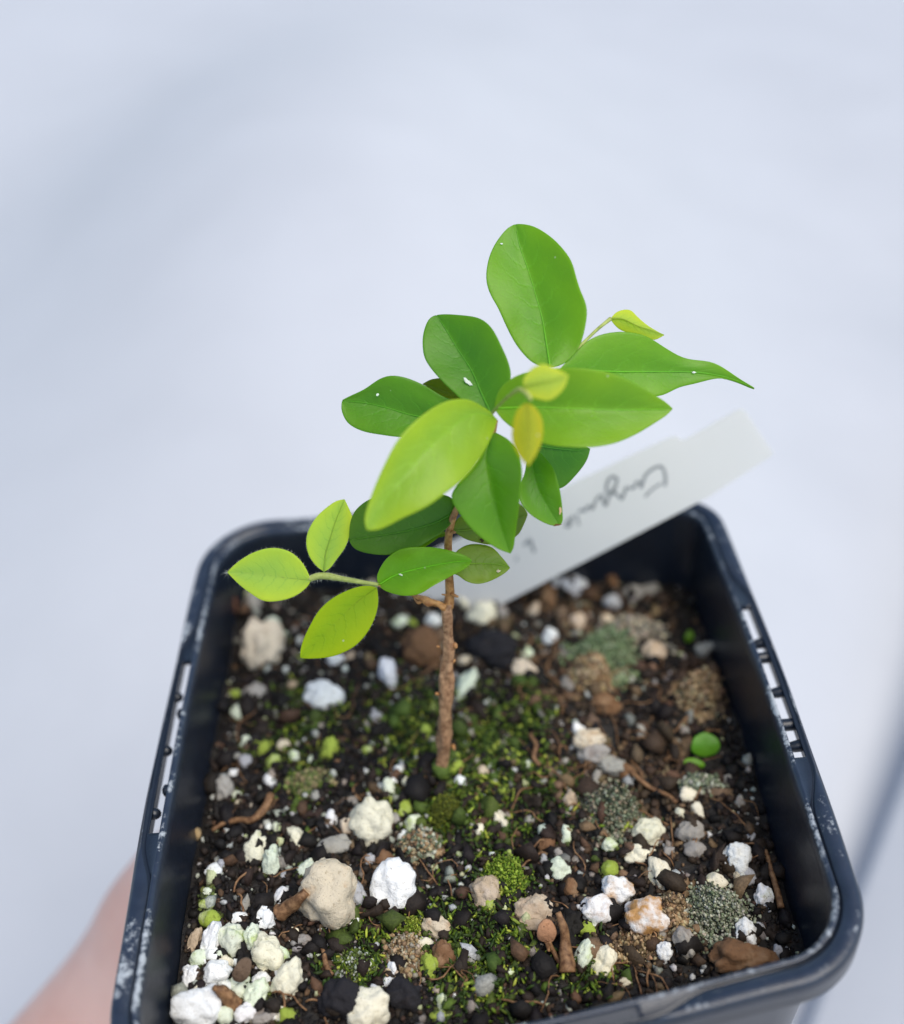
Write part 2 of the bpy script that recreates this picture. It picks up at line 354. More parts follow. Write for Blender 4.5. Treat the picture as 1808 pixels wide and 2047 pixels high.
for s, side, l in PB:
    k = min((k for k in range(NP_) if OS[k][0] == s), key=lambda k: abs(OS[k][1] - l))
    d0, d1 = ((.0005, .0030) if s == 1 else (.0005, .0020) if side == 'o' else (.0018, .0030)); zt = -.0015
    A_, B_ = ppt(k, d0, zt) - np.array(pot.location), ppt(k, d1, zt - (.0004 if side == 'o' else 0)) - np.array(pot.location)
    m_ = 7; rr = [.0009 * (1 - .35 * (q / (m_ - 1)) ** 2 * (side == 'o')) for q in range(m_)]
    if s != 1: rr[-1 if side == 'o' else 0] *= .45; rr[-2 if side == 'o' else 1] *= .85
    mesh_obj("peg", *tube(catmull([A_, B_], m_), rr, 10), M_PLASTIC, pot)
# ------------------------------------------------------------------ soil
def zsoil(x, y):
    u = (x + .04) / .08; z = -.0108 - .0042 * u - .0012 * max(y, 0) / .04
    z += .0017 * noise.noise(Vector((x * 80, y * 80, 1.7))) + .0012 * noise.noise(Vector((x * 260, y * 260, 4.1)))
    z += .0016 * math.exp(-((x + .032) ** 2 + (y + .034) ** 2) / .00022)
    return z
INQ = [np.array(ppt(k, RW + .0009, 0)[:2]) for k in range(0, NP_, 6)]
def inside(x, y, marg=0):
    c = 0; n = len(INQ)
    for i in range(n):
        a, b = INQ[i], INQ[(i + 1) % n]
        if (b[0] - a[0]) * (y - a[1]) - (b[1] - a[1]) * (x - a[0]) > -marg * np.linalg.norm(b - a): c += 1
    return c == 0 or c == n
cwsign = 1
def inside2(x, y, m=0.0):
    v = [((b[0] - a[0]) * (y - a[1]) - (b[1] - a[1]) * (x - a[0])) / max(np.linalg.norm(b - a), 1e-9) for a, b in zip(INQ, INQ[1:] + INQ[:1])]
    return min(v) > m if np.mean(v) > 0 else max(v) < -m
# soil sheet fitted to the inner wall: rings from the centre outwards
nr, V, Fc = 120, [], []
K = list(range(0, NP_, 2)); nk = len(K)
for r in range(nr + 1):
    f = r / nr
    for k in K:
        e_ = ppt(k, RW + TAPER * .013 - .0002, 0); x, y = e_[0] * f, e_[1] * f; V.append((x, y, zsoil(x, y)))
for r in range(nr):
    for i in range(nk):
        i2 = (i + 1) % nk; Fc.append((r*nk+i, r*nk+i2, (r+1)*nk+i2, (r+1)*nk+i))
tag(mesh_obj("soil", V, Fc, M_SOIL), "dark moist potting soil filling the pot to just below its rim", "soil", kind='stuff')
ICO = {}
def ico(sub_):
    if sub_ not in ICO:
        bm = bmesh.new(); bmesh.ops.create_icosphere(bm, subdivisions=sub_, radius=1.0)
        ICO[sub_] = (np.array([v.co[:] for v in bm.verts]), np.array([[v.index for v in f.verts] for f in bm.faces])); bm.free()
    return ICO[sub_]
def variants(sub_, n, amp, freq):
    V0, F0 = ico(sub_); out = []
    for s in range(n):
        off = Vector((s * 7.3, s * 3.1, 0)); out.append(np.array([v * (1 + amp * noise.noise(Vector(v * freq) + off) + amp * .5 * noise.noise(Vector(v * freq * 2.3) + off) + (amp * .32 * noise.noise(Vector(v * freq * 5) + off) if sub_ > 2 else 0)) for v in V0]))
    return out, F0
VAR1 = variants(1, 12, .8, 1.5); VAR2 = variants(2, 10, .75, 1.8); VAR3 = variants(3, 10, 1.0, 1.6)
def randrot(n):
    q = rng.normal(size=(n, 4)); q /= np.linalg.norm(q, axis=1)[:, None]; a, b, c, d = q.T
    return np.stack([1-2*(c*c+d*d), 2*(b*c-a*d), 2*(b*d+a*c), 2*(b*c+a*d), 1-2*(b*b+d*d), 2*(c*d-a*b), 2*(b*d-a*c), 2*(c*d+a*b), 1-2*(b*b+c*c)], 1).reshape(n, 3, 3)
def grains(name, C, SZ, COLS, mat_, var=None, parent=None, smooth=True):
    var = var or VAR1; Vs, F0 = var; n = len(C); nv = len(Vs[0]); nf = len(F0)
    C = np.array(C); SZ = np.array(SZ, float); SZ = SZ if SZ.ndim == 2 else np.repeat(SZ[:, None], 3, 1)
    R = randrot(n); pick = rng.integers(0, len(Vs), n); B = np.array(Vs)[pick] * SZ[:, None, :]
    P = np.einsum('nij,nvj->nvi', R, B) + C[:, None, :]
    me = bpy.data.meshes.new(name); me.vertices.add(n * nv); me.vertices.foreach_set("co", P.ravel())
    Fi = (F0[None] + (np.arange(n) * nv)[:, None, None]).reshape(-1); me.loops.add(len(Fi)); me.loops.foreach_set("vertex_index", Fi)
    me.polygons.add(n * nf); me.polygons.foreach_set("loop_start", np.arange(0, len(Fi), 3)); me.polygons.foreach_set("loop_total", np.full(n * nf, 3))
    me.polygons.foreach_set("use_smooth", np.full(n * nf, smooth)); me.update(calc_edges=True)
    a = me.attributes.new("col", 'FLOAT_COLOR', 'POINT'); cc = np.repeat(np.c_[np.array(COLS), np.ones(n)], nv, 0); a.data.foreach_set("color", cc.ravel())
    me.materials.append(mat_); return link(bpy.data.objects.new(name, me), parent)
def scatter(n, m=.0008):
    out = []
    while len(out) < n:
        x, y = rng.uniform(-.046, .046), rng.uniform(-.046, .048)
        if inside2(x, y, m): out.append((x, y))
    return out
def pxof(x, y, z):
    q = RC @ (np.array([x, y, z]) - CP); return q[0] / q[2] * F + W0 / 2, q[1] / q[2] * F + H0 / 2
MOSS = [(790,1440,80),(860,1480,60),(1000,1450,90),(960,1520,90),(870,1640,60),(1010,1740,65),(900,1850,80),(740,1880,70),(1090,1560,70),(640,1450,60),(560,1490,55),
        (1060,1400,50),(800,1600,50),(960,1960,100),(700,1940,60),(1230,1610,50),(930,1620,60),(990,1640,60),(1020,1880,60),(840,1400,50),(590,1380,40),(1180,1940,60),(620,1560,50),(1000,1780,50)]
TAN = [(1150,1330,110),(1080,1200,90),(1290,1560,110),(1180,1480,80),(1330,1620,100),(1390,1400,60),(1250,1260,90),(1290,1850,120),(1140,1600,60),(850,1310,60),(1000,1280,50),(680,1790,70)]
def wgt(L, x, y): return sum(math.exp(-((x - a) ** 2 + (y - b) ** 2) / (r * r)) for a, b, r in L)
def jit(c, s=.35): b = 1 + rng.uniform(-s, s); return tuple(max(0, v * b * (1 + rng.uniform(-s, s) * .22)) for v in c)
C, Z, K_ = [], [], []
for x, y in scatter(15000):
    s = float(np.clip(rng.lognormal(math.log(.00032), .6), .00014, .0018)); z = zsoil(x, y); px = pxof(x, y, z); t = wgt(TAN, *px); m = wgt(MOSS, *px)
    u = rng.random()
    if u < .26 * t: c = jit((.17, .11, .06))
    elif u < .60 * t: c = jit((.055, .034, .02))
    elif u < .60 * t + .25 * m: c = jit((.07, .11, .015))
    elif u > .955: c = jit((.25, .24, .21))
    elif u > .88: c = jit((.10, .055, .03))
    elif u > .60: c = jit((.024, .015, .010))
    else: c = jit((.010, .007, .006), .6)
    C.append((x, y, z + s * rng.uniform(-.1, .9))); Z.append((s * rng.uniform(.7, 1.5), s, s * rng.uniform(.5, 1))); K_.append(c)
CR_ = (C, Z, K_)
_unused = lambda: tag(grains("soil_crumbs", C, Z, K_, M_GRAIN), "loose dark and brown crumbs covering the soil in the pot", "soil", kind='stuff')
C, Z, K_ = [], [], []
for x, y in scatter(1100):
    z = zsoil(x, y); px = pxof(x, y, z)
    if px[0] > 1000 and rng.random() < .35: continue
    s = float(np.clip(rng.lognormal(math.log(.00030), .5), .00014, .0011)); c = [(.62, .63, .60), (.42, .44, .38), (.5, .52, .3), (.35, .30, .24), (.40, .41, .41)][rng.choice(5, p=[.25, .25, .15, .2, .15])]
    C.append((x, y, z + s * rng.uniform(.2, 1.2))); Z.append((s * rng.uniform(.8, 1.4), s, s * rng.uniform(.7, 1))); K_.append(jit(c, .2))
tag(grains("perlite_crumbs", C, Z, K_, M_GRAIN), "tiny pale perlite crumbs scattered all over the soil", "perlite", kind='stuff')
C, Z, K_ = [], [], []
for a, b, r in MOSS:
    for _ in range(int(r * r / 17)):
        x, y, _z = atz(a + rng.normal() * r * .55, b + rng.normal() * r * .5, -.012)
        if not inside2(x, y, .001): continue
        z = zsoil(x, y); s = rng.uniform(.00012, .00042)
        C.append((x, y, z + rng.uniform(0, .0011))); Z.append((s * .6, s * .6, s * 2.0)); g = rng.random()
        K_.append(jit((.03, .06, .006) if g < .6 else (.11, .17, .010) if g < .88 else (.34, .40, .05), .35))
tag(grains("moss", C, Z, K_, M_MOSS), "patches of dark green moss growing between the grains on the soil", "moss", kind='stuff')
parts = []
for _ in range(340):
    x, y = scatter(1, .003)[0]; px = pxof(x, y, -.012)
    if wgt(TAN, *px) < .4 and rng.random() < .6: continue
    L = rng.uniform(.002, .008); th = rng.uniform(0, 6.28); P = []
    for i in range(6):
        f = i / 5; th += rng.normal() * .5; x += math.cos(th) * L / 5; y += math.sin(th) * L / 5
        if not inside2(x, y, .0012): break
        P.append((x, y, zsoil(x, y) + .0006 + .0008 * math.sin(f * 3.1)))
    if len(P) > 3: parts.append(tube(catmull(P, 9), rng.uniform(.00004, .00016), 5))
tag(mesh_obj("root_fibres", *merge(parts), M_ROOT), "thin brown root fibres lying among the soil crumbs", "root", kind='stuff')
# ------------------------------------------------------------------ stones, grains, clods
TY = dict(W=((.90, .91, .88), (.60, .66, .36), .24), G=((.74, .80, .62), (.50, .62, .22), .38), C=((.70, .60, .44), (.50, .33, .18), .36), Y=((.33, .42, .06), (.55, .60, .33), .35),
          B=((.20, .105, .05), (.32, .20, .11), .4), K=((.36, .34, .30), (.25, .21, .18), .4), D=((.018, .017, .020), (.05, .04, .035), .4), L=((.44, .44, .45), (.36, .34, .35), .3),
          O=((.88, .89, .87), (.50, .27, .10), .50), P=((.84, .79, .60), (.56, .58, .20), .28), T=((.50, .38, .26), (.66, .55, .42), .45))
NAMES = dict(W=('perlite_grain', 'perlite', 'white'), G=('perlite_grain', 'perlite', 'greenish white'), C=('pumice_stone', 'stone', 'cream tan'), Y=('mossy_grain', 'grain', 'yellow green'),
             B=('bark_chip', 'bark', 'brown'), K=('gravel_grain', 'gravel', 'grey'), D=('soil_clod', 'soil clod', 'black'), L=('gravel_grain', 'gravel', 'bluish grey'),
             O=('perlite_grain', 'perlite', 'white brown-topped'), P=('pumice_stone', 'stone', 'cream'), T=('pumice_stone', 'stone', 'dull tan'))
# landmarks: x y w h rot type | label
LM = """524 1297 93 106 0 C|large tan stone with a pitted face near the back left corner of the pot|the large tan corner stone
644 1394 80 58 20 W|bright white angular grain under the lowest hanging leaf, left of the stem|the angular white grain
742 1649 82 94 20 P|lumpy cream stone with a green rim and dark pits, front left of the stem|the lumpy green-rimmed stone
790 1773 86 104 15 W|largest bright white lump with a small dark hole, in front of the stem|the bright white holed lump
656 1786 112 126 0 C|big tan pitted stone with pinkish patches, left of the bright white lump|the big tan pitted stone
399 2013 98 78 -10 W|largest white perlite lump in the front left corner of the pot|the corner perlite lump
735 2024 86 74 -20 P|cream double lump right at the front edge of the photo|the cream front lump
535 1909 56 80 -28 P|long cream lump with yellow green edge among the front left perlite|the long cream lump
971 1784 60 62 10 T|round tan pebble with a dark dimple, sitting in green moss|the dimpled tan pebble
1295 1665 58 54 0 P|round cream stone with tiny dark pits, right front of the stem|the round cream stone
1381 1663 50 44 25 K|pale grey glassy grain next to the round cream stone|the glassy grey grain
1471 1716 54 58 0 W|white stone with a dark hollow near the right wall of the pot|the hollow white stone
1233 1778 62 54 10 O|white grain with an orange brown crust on its left side|the orange-crusted grain
1295 1830 84 74 0 O|widest white grain with a shaggy brown top, near the front|the shaggy-topped grain
1483 1916 118 64 0 B|large flat orange brown bark piece against the front rim|the front bark piece
1490 1868 43 54 0 W|egg shaped white grain resting on the large brown bark piece|the egg-shaped grain
1369 1888 42 66 -12 K|speckled light grey pebble standing near the front rim|the speckled pebble
931 1373 34 74 30 G|long pale grain leaning just right of the stem|the long pale grain
777 1346 34 60 -5 W|upright oval white grain left of the stem, behind it|the upright oval grain
659 1498 36 50 12 Y|bright yellow green oval grain left of the stem foot|the bright yellow-green grain
1158 1161 50 50 0 W|round white lump at the back wall beside the white plant tag|the white lump by the tag"""
CAT = """543 1251 32 34 0 G
567 1276 20 30 -20 G
508 1202 30 38 0 K
512 1388 50 40 10 K
479 1423 34 36 -30 G
586 1373 24 24 0 T
671 1319 34 26 0 W
702 1315 20 28 0 T
869 1243 32 32 0 W
801 1245 34 24 0 G
824 1247 16 20 0 Y
931 1204 32 36 0 P
964 1230 54 46 0 P
1008 1226 32 30 0 K
931 1321 26 24 0 C
954 1325 18 20 0 K
843 1301 76 88 0 B
991 1300 110 70 0 D
1002 1178 62 56 0 C
755 1435 24 36 -40 L
857 1519 30 18 0 Y
913 1536 26 32 30 Y
913 1513 20 18 0 Y
919 1562 28 24 0 W
797 1542 22 22 0 W
788 1558 22 24 0 W
776 1581 32 42 0 G
812 1563 20 22 0 P
809 1618 34 34 0 Y
830 1647 36 34 0 G
806 1674 20 32 40 W
1004 1645 24 50 -25 P
958 1660 20 26 0 P
954 1523 16 16 0 K
964 1544 26 24 0 T
986 1554 17 20 0 W
1008 1488 16 16 0 K
942 1467 18 18 0 K
789 1639 22 26 40 K
494 1488 28 34 0 G
491 1521 28 26 0 L
527 1498 30 34 0 Y
547 1525 28 36 0 Y
566 1490 30 26 0 C
587 1513 20 28 0 G
626 1521 22 22 0 G
675 1532 20 28 0 B
448 1575 32 50 0 K
467 1554 18 34 0 W
473 1589 20 18 0 G
442 1624 26 24 0 G
541 1560 26 24 0 W
479 1608 20 18 0 C
632 1593 26 24 0 K
663 1637 22 34 0 W
644 1659 24 26 0 L
537 1660 16 24 0 W
555 1664 22 40 0 G
599 1682 28 66 -40 P
671 1690 64 34 -10 K
595 1600 17 16 0 Y
694 1657 26 44 0 C
513 1704 42 80 5 P
544 1724 34 56 -5 G
429 1741 40 32 -30 W
612 1741 30 50 30 G
568 1753 18 20 0 L
416 1788 28 26 0 G
412 1808 32 18 15 Y
421 1839 42 36 0 Y
560 1795 24 42 25 W
491 1810 18 36 10 K
529 1837 38 48 -10 W
476 1839 42 26 -15 W
715 1790 34 58 -15 L
739 1722 20 32 10 L
766 1719 38 40 0 B
710 1843 20 22 30 W
874 1852 56 42 10 C
390 1883 26 52 20 T
421 1885 34 76 15 W
465 1879 46 62 0 G
502 1874 32 50 0 G
398 1920 36 36 0 G
383 1958 36 50 0 W
432 1947 60 42 -25 W
511 1992 46 62 15 G
522 1958 36 26 0 W
575 1962 56 82 28 P
451 2033 34 38 0 G
491 2026 46 36 -20 W
533 2033 54 30 -15 K
575 2033 34 34 0 Y
480 1985 30 40 0 G
788 1938 22 32 -15 W
775 1963 30 20 -35 W
848 1890 32 34 0 P
858 1936 34 62 -8 Y
887 1912 46 60 0 B
922 1914 16 38 -15 Y
741 1932 20 28 25 G
883 2005 18 36 0 G
881 2029 42 14 -8 Y
812 1993 74 64 0 D
684 1998 84 76 0 D
909 1993 12 14 0 W
922 1936 20 24 0 T
984 1808 28 40 -20 Y
1119 1740 48 46 0 G
1071 1821 74 56 25 T
1060 1846 50 34 0 T
1047 1839 18 18 0 L
1131 1670 26 38 0 G
1088 1721 18 24 0 L
1118 1706 26 20 0 K
1093 1687 34 30 0 B
1141 1778 30 38 0 B
1166 1913 30 64 28 G
1063 1903 24 22 0 Y
910 1829 13 20 0 G
1276 1708 58 34 0 P
1220 1690 26 26 0 G
1220 1738 34 34 0 Y
1320 1751 46 64 -10 P
1192 1821 66 56 0 O
1325 1871 20 28 -15 K
1331 1906 34 46 -15 W
1210 1928 46 60 20 P
1175 1858 34 26 10 Y
1389 1700 44 36 0 K
1338 1703 24 22 0 K
1363 1750 14 16 0 W
1498 1672 25 23 0 L
1496 1753 30 40 -20 L
1525 1796 34 48 0 W
1556 1904 20 32 -10 L
1431 1766 42 38 -10 P
1520 1851 20 13 30 L
1473 1756 14 32 0 C
1375 1589 36 30 0 P
1396 1622 26 38 -25 P
1358 1625 20 20 0 P
1480 1606 18 30 -10 K
1367 1461 24 22 0 K
1327 1581 18 18 0 W
1178 1482 64 50 0 C
1186 1508 56 46 0 K
1155 1460 26 30 20 W
1224 1533 62 38 10 K
1253 1545 34 34 0 B
1281 1465 18 34 -10 K
1193 1562 20 42 15 K
1140 1601 26 40 0 T
1057 1530 20 20 0 G
1130 1523 22 16 0 K
1122 1448 13 13 0 W
1214 1410 62 44 20 B
1110 1415 15 15 0 L
1116 1166 24 28 0 W
1226 1205 38 32 0 L
1262 1190 46 30 -25 K
1306 1174 74 38 -25 K
1101 1276 30 38 -25 W
1050 1308 26 32 10 G
1047 1344 44 50 0 C
1136 1369 22 34 -30 K
1156 1243 34 34 0 T
1214 1238 30 22 0 C
1093 1193 40 54 0 B
1066 1221 22 38 30 T
1231 1158 20 42 -10 B
1308 1305 46 44 0 T
1411 1298 42 28 -20 K
1436 1960 1 1 0 K
470 1388 22 20 0 Y
735 1500 22 18 0 Y
700 1600 30 24 0 K
760 1700 20 20 0 K
1008 1580 22 18 0 Y
1060 1640 26 20 0 K
870 1420 20 26 0 Y
850 1462 22 30 0 Y
1400 1560 30 18 20 K
1455 1560 20 24 0 K
1150 1720 18 18 0 K
940 1925 18 22 0 K
1020 1945 24 16 0 G
605 1880 30 22 0 K
640 1915 22 16 0 G
1100 1945 20 16 0 K
1250 1965 30 18 -10 C"""
STCOUNT = [0]; STP = []
def stone_mesh(w, h, c, sub_, seed, T):
    V0, F0 = ico(sub_); off = Vector((seed * 5.37, seed * 2.71, seed * 1.13)); V = []
    ang = .30 if T in 'WGPOK' else .22
    for v in V0:
        q = Vector(v); n1 = noise.noise(q * 1.1 + off); n2 = noise.noise(q * 2.6 + off); n3 = noise.noise(q * 6.0 + off)
        n4 = abs(noise.noise(q * 3.3 - off))
        r = 1 + (ang + .08) * n1 + .22 * n2 + .035 * n3 - .05 * (1 - min(n4 * 5, 1)) + (.03 * noise.noise(q * 13 + off) if sub_ > 3 else 0)
        V.append((v[0] * w * r, v[1] * h * r, v[2] * c * r))
    return V, F0
def place_stone(x, y, w, h, rot, T):
    STCOUNT[0] += 1; sd_ = STCOUNT[0]; p0 = atz(x, y, -.012); z = zsoil(p0[0], p0[1]); d = depth(atz(x, y, z)); mm = d / F
    a, b = w / 2 * mm * 1.04, h / 2 * mm * 1.04; c = (a + b) / 2 * .85
    p = atz(x, y, z + min(a, b) * .38)
    # keep clear of the wall: slide along the sight line downwards
    zz = z + min(a, b) * .38
    while not inside2(p[0], p[1], min(a, .003) * .7) and zz > z - .004:
        zz -= .0004; q = atz(x, y, zz)
        if abs(q[1]) > abs(p[1]) and q[1] > 0 and not inside2(q[0], q[1], 0): break
        p = q
    cen = np.array([np.mean([q[0] for q in INQ]), np.mean([q[1] for q in INQ])])
    for _ in range(40):
        if inside2(p[0], p[1], min(a, .0025) * .8): break
        p[:2] += (cen - p[:2]) / np.linalg.norm(cen - p[:2]) * .0003
    V, F0 = stone_mesh(a, b, c, 4 if max(w, h) > 44 else 3 if max(w, h) > 18 else 2, sd_, T)
    STP.append((p[0], p[1], p[2], (a + b) / 2, T))
    nm, cat, _ = NAMES[T]; o = mesh_obj(nm, V, [tuple(int(i) for i in f) for f in F0], M_STONE)
    th = math.radians(rot); rx = CR * math.cos(th) - (-CD) * math.sin(th); ry = CR * math.sin(th) + (-CD) * math.cos(th)
    o.matrix_world = Matrix([[rx[i], ry[i], -CF[i], p[i]] for i in range(3)] + [[0, 0, 0, 1]])
    c1, c2, am = TY[T]; o.color = (*jit(c1, .08), 1); o["stain"] = jit(c2, .1); o["stain_amount"] = am + rng.uniform(-.08, .08)
    return o
LMK = []
for ln_ in LM.split("\n"):
    a, lab, ref = ln_.split("|"); x, y, w, h, rot, T = a.split(); x, y = float(x), float(y)
    LMK.append((x, y, ref))
    if lab: tag(place_stone(x, y, float(w), float(h), float(rot), T), lab, NAMES[T][1], "stones and perlite grains on the soil")
LMK += [(882, 1545, "the stem foot"), (1405, 1495, "the fallen green leaf"), (1131, 1889, "the dry pinkish twig"), (1436, 1830, "the grey-green mossy clod"), (1223, 1621, "the mossy clod right of the stem"),
        (1208, 1310, "the pale moss mound"), (470, 1641, "the curled brown root"), (812, 1909, "the knobbly brown clump"), (1290, 1893, "the brown crumb clump")]
rows = []
_r2 = random.Random(5); EXTRA = []
for _ in range(34):
    EXTRA.append(f"{_r2.uniform(375, 600):.0f} {_r2.uniform(1860, 2040):.0f} {_r2.uniform(14, 34):.0f} {_r2.uniform(14, 34):.0f} {_r2.uniform(-40, 40):.0f} {_r2.choice('WWGGWP')}")
for ln_ in CAT.split("\n") + EXTRA:
    x, y, w, h, rot, T = ln_.split(); x, y, w, h, rot = map(float, (x, y, w, h, rot))
    if w < 5: continue
    L = min(LMK, key=lambda q: (q[0] - x) ** 2 + (q[1] - y) ** 2); dx, dy = x - L[0], y - L[1]
    dr = ("right of" if dx > 0 else "left of") if abs(dx) > abs(dy) * 1.6 else ("in front of" if dy > 0 else "behind") if abs(dy) > abs(dx) * 1.6 else \
         ("front " if dy > 0 else "back ") + ("right of" if dx > 0 else "left of")
    asp = max(w, h) / min(w, h); big = "large " if max(w, h) >= 60 else "small " if max(w, h) <= 24 else ""
    shp = "elongated" if asp > 1.6 else "oval" if asp > 1.25 else "rounded"
    desc = f"{big}{shp} {NAMES[T][2]} {NAMES[T][1]}" + ("" if NAMES[T][1] in ('stone', 'grain', 'soil clod', 'bark') else " grain" if NAMES[T][1] in ('perlite', 'gravel') else "") + (" piece" if T == 'B' else "")
    rows.append([x, y, w, h, rot, T, desc, dr, L[2], dx * dx + dy * dy])
from collections import defaultdict
grp = defaultdict(list)
for r in rows: grp[(r[6], r[7], r[8])].append(r)
for kx, rs in grp.items():
    rs.sort(key=lambda r: r[9])
    for i, r in enumerate(rs):
        o = place_stone(*r[:6]); sfx = "" if len(rs) == 1 else (", the nearest such", ", the second nearest such", ", the third nearest such", ", the fourth nearest such", ", the fifth nearest such", ", the sixth nearest such", ", the seventh nearest such", ", the eighth nearest such", ", the ninth nearest such")[min(i, 8)]
        tag(o, f"{r[6]} {r[7]} {r[8]}{sfx}", NAMES[r[5]][1], "stones and perlite grains on the soil")
C, Z, K_ = CR_
for px_, py_, pz_, rr_, T in STP:                                   # dirt gathered round and on the stones
    for _ in range(int(10 + rr_ * 14000)):
        th = rng.uniform(0, 6.28); q = rr_ * rng.uniform(.75, 1.25); x, y = px_ + q * math.cos(th), py_ + q * math.sin(th)
        if not inside2(x, y, .0006): continue
        s = rng.uniform(.00012, .0004); C.append((x, y, zsoil(x, y) + s * .8 + max(0, (1 - q / rr_)) * rr_ * .5)); Z.append((s, s, s * .8)); K_.append(jit((.05, .032, .02) if T not in 'YG' else (.08, .10, .02), .5))
tag(grains("soil_crumbs", C, Z, K_, M_GRAIN), "loose dark and brown crumbs covering the soil in the pot", "soil", kind='stuff')
C, Z, K_ = [], [], []
for x, y in scatter(420, .0022):                                    # bigger dark lumps of peat and bark
    z = zsoil(x, y); t = wgt(TAN, *pxof(x, y, z)); s = float(np.clip(rng.lognormal(math.log(.00085), .35), .0005, .0018))
    C.append((x, y, z - s * .15)); Z.append((s * rng.uniform(.9, 1.5), s, s * rng.uniform(.5, .9))); K_.append(jit((.17, .11, .06) if rng.random() < .35 * t else (.028, .017, .011) if rng.random() < .4 else (.008, .006, .005), .4))
tag(grains("soil_lumps", C, Z, K_, M_GRAIN, VAR3), "irregular dark lumps of peat and bark in the potting soil", "soil", kind='stuff')
# clumps: a lumpy core crusted with small grains
def clump(name, x, y, w, h, cols, n, label, cat, gs=(.0002, .0006), core=(.03, .025, .02), lift=.3):
    p0 = atz(x, y, -.012); z = zsoil(p0[0], p0[1]); d = depth(atz(x, y, z)); a, b = w / 2 * d / F, h / 2 * d / F; p = atz(x, y, z + b * lift * .5)
    for _ in range(40):
        if inside2(p[0], p[1], a * .8): break
        p[:2] *= .985
    root = empty(name, p, label, cat, "mossy and crumbly clumps on the soil")
    V, F0 = stone_mesh(a * .95, b * .9, (a + b) * .30, 3, STCOUNT[0] + 50, 'W'); STCOUNT[0] += 1
    M = np.stack([CR, -CD, -CF], 1); V = (M @ np.array(V).T).T
    o = mesh_obj("core", V, [tuple(int(i) for i in f) for f in F0], M_STONE, root); o.color = (*core, 1); o["stain"] = tuple(v * 1.6 for v in core); o["stain_amount"] = .4
    C, Z, K_ = [], [], []
    for _ in range(int(n * 2.2)):
        q = V[rng.integers(0, len(V))] * rng.uniform(.92, 1.12) + rng.normal(size=3) * .0003
        if (q @ np.array([0, 0, 1.0])) < -.4 * b: continue
        s = rng.uniform(*gs) * .72; C.append(q); Z.append((s, s * rng.uniform(.6, 1), s * rng.uniform(.6, 1.2))); K_.append(jit(cols[rng.integers(0, len(cols))], .3))
    for _ in range(int(n * 1.0)):
        th = rng.uniform(0, 6.28); q_ = a * (.8 + abs(rng.normal()) * .38); xx, yy = p[0] + q_ * math.cos(th), p[1] + q_ * math.sin(th) * b / a
        if not inside2(xx, yy, .0006): continue
        s = rng.uniform(*gs) * .8; C.append(np.array([xx, yy, zsoil(xx, yy) + rng.uniform(0, .0006)]) - p); Z.append((s, s, s)); K_.append(jit(cols[rng.integers(0, len(cols))], .4))
    g = grains("crumbs", C, Z, K_, M_GRAIN, parent=root); g["kind"] = "stuff"
    return root
TANC = [(.34, .23, .12), (.22, .14, .07), (.44, .34, .2)]; GREYG = [(.22, .25, .16), (.34, .35, .26), (.14, .17, .10), (.46, .46, .36)]
clump("moss_clump", 1208, 1318, 108, 112, [(.24, .34, .16), (.14, .22, .10), (.36, .44, .26)], 1100, "pale green fluffy moss mound at the back right of the soil", "moss", (.00015, .00045), (.08, .10, .05))
clump("soil_clod", 1266, 1275, 88, 84, [(.34, .32, .26), (.24, .20, .15), (.45, .38, .27)], 700, "grey tan crumbly mound beside the pale moss mound", "soil clod", (.0003, .0008), (.15, .13, .10))
clump("soil_clod", 1399, 1392, 62, 92, TANC, 600, "brown crumbly clump near the right wall behind the green leaf", "soil clod", (.0002, .0007), (.10, .06, .03))
clump("soil_clod", 1183, 1346, 54, 62, TANC, 420, "tan crumbly clump in front of the pale moss mound", "soil clod", (.0003, .0008), (.16, .10, .05))
clump("moss_clump", 1436, 1832, 100, 106, GREYG, 1500, "grey-green mossy clod near the front right of the soil", "moss", (.00012, .0004), (.07, .075, .05))
clump("moss_clump", 1223, 1625, 92, 100, [(.16, .19, .12), (.27, .28, .2), (.09, .11, .06), (.30, .24, .16)], 900, "dull grey mossy clod with brown crumbs, right of the stem foot", "moss", (.00015, .0005), (.06, .065, .04))
clump("moss_clump", 622, 1565, 62, 42, [(.22, .27, .08), (.12, .14, .05), (.3, .24, .12)], 420, "knobbly olive and brown mossy clump left of the stem foot", "moss", (.00025, .0006), (.07, .07, .03))
clump("moss_clump", 895, 1628, 50, 72, [(.10, .12, .01), (.15, .17, .015), (.07, .09, .01)], 900, "smooth olive moss ball just in front of the stem foot", "moss", (.00012, .0003), (.08, .09, .01))
clump("soil_clod", 840, 1692, 60, 56, GREYG + TANC, 420, "knobbly grey brown clump right of the lumpy cream stone", "soil clod", (.00025, .0006), (.06, .05, .04))
clump("soil_clod", 810, 1912, 60, 64, TANC + [(.4, .36, .26)], 520, "knobbly brown clump with pale specks near the front", "soil clod", (.00022, .0006), (.12, .08, .045))
clump("moss_clump", 715, 1930, 56, 44, [(.08, .12, .02), (.16, .2, .05), (.45, .48, .4)], 500, "dark moss tuft with white frosted tips near the front edge", "moss", (.00012, .0004), (.03, .04, .015))
clump("moss_clump", 817, 1857, 40, 36, [(.2, .27, .02), (.3, .36, .05), (.12, .17, .01)], 420, "bright yellow green moss cushion in front of the bright white lump", "moss", (.00012, .00032), (.12, .16, .02))
clump("moss_clump", 1012, 1752, 66, 70, [(.2, .3, .02), (.10, .18, .01), (.3, .4, .05)], 900, "bright green moss tuft behind the dimpled tan pebble", "moss", (.00012, .00034), (.05, .09, .01))
clump("soil_clod", 1348, 1830, 36, 74, TANC, 420, "narrow tan crumbly ridge right of the shaggy-topped grain", "soil clod", (.0002, .0006), (.16, .10, .05))
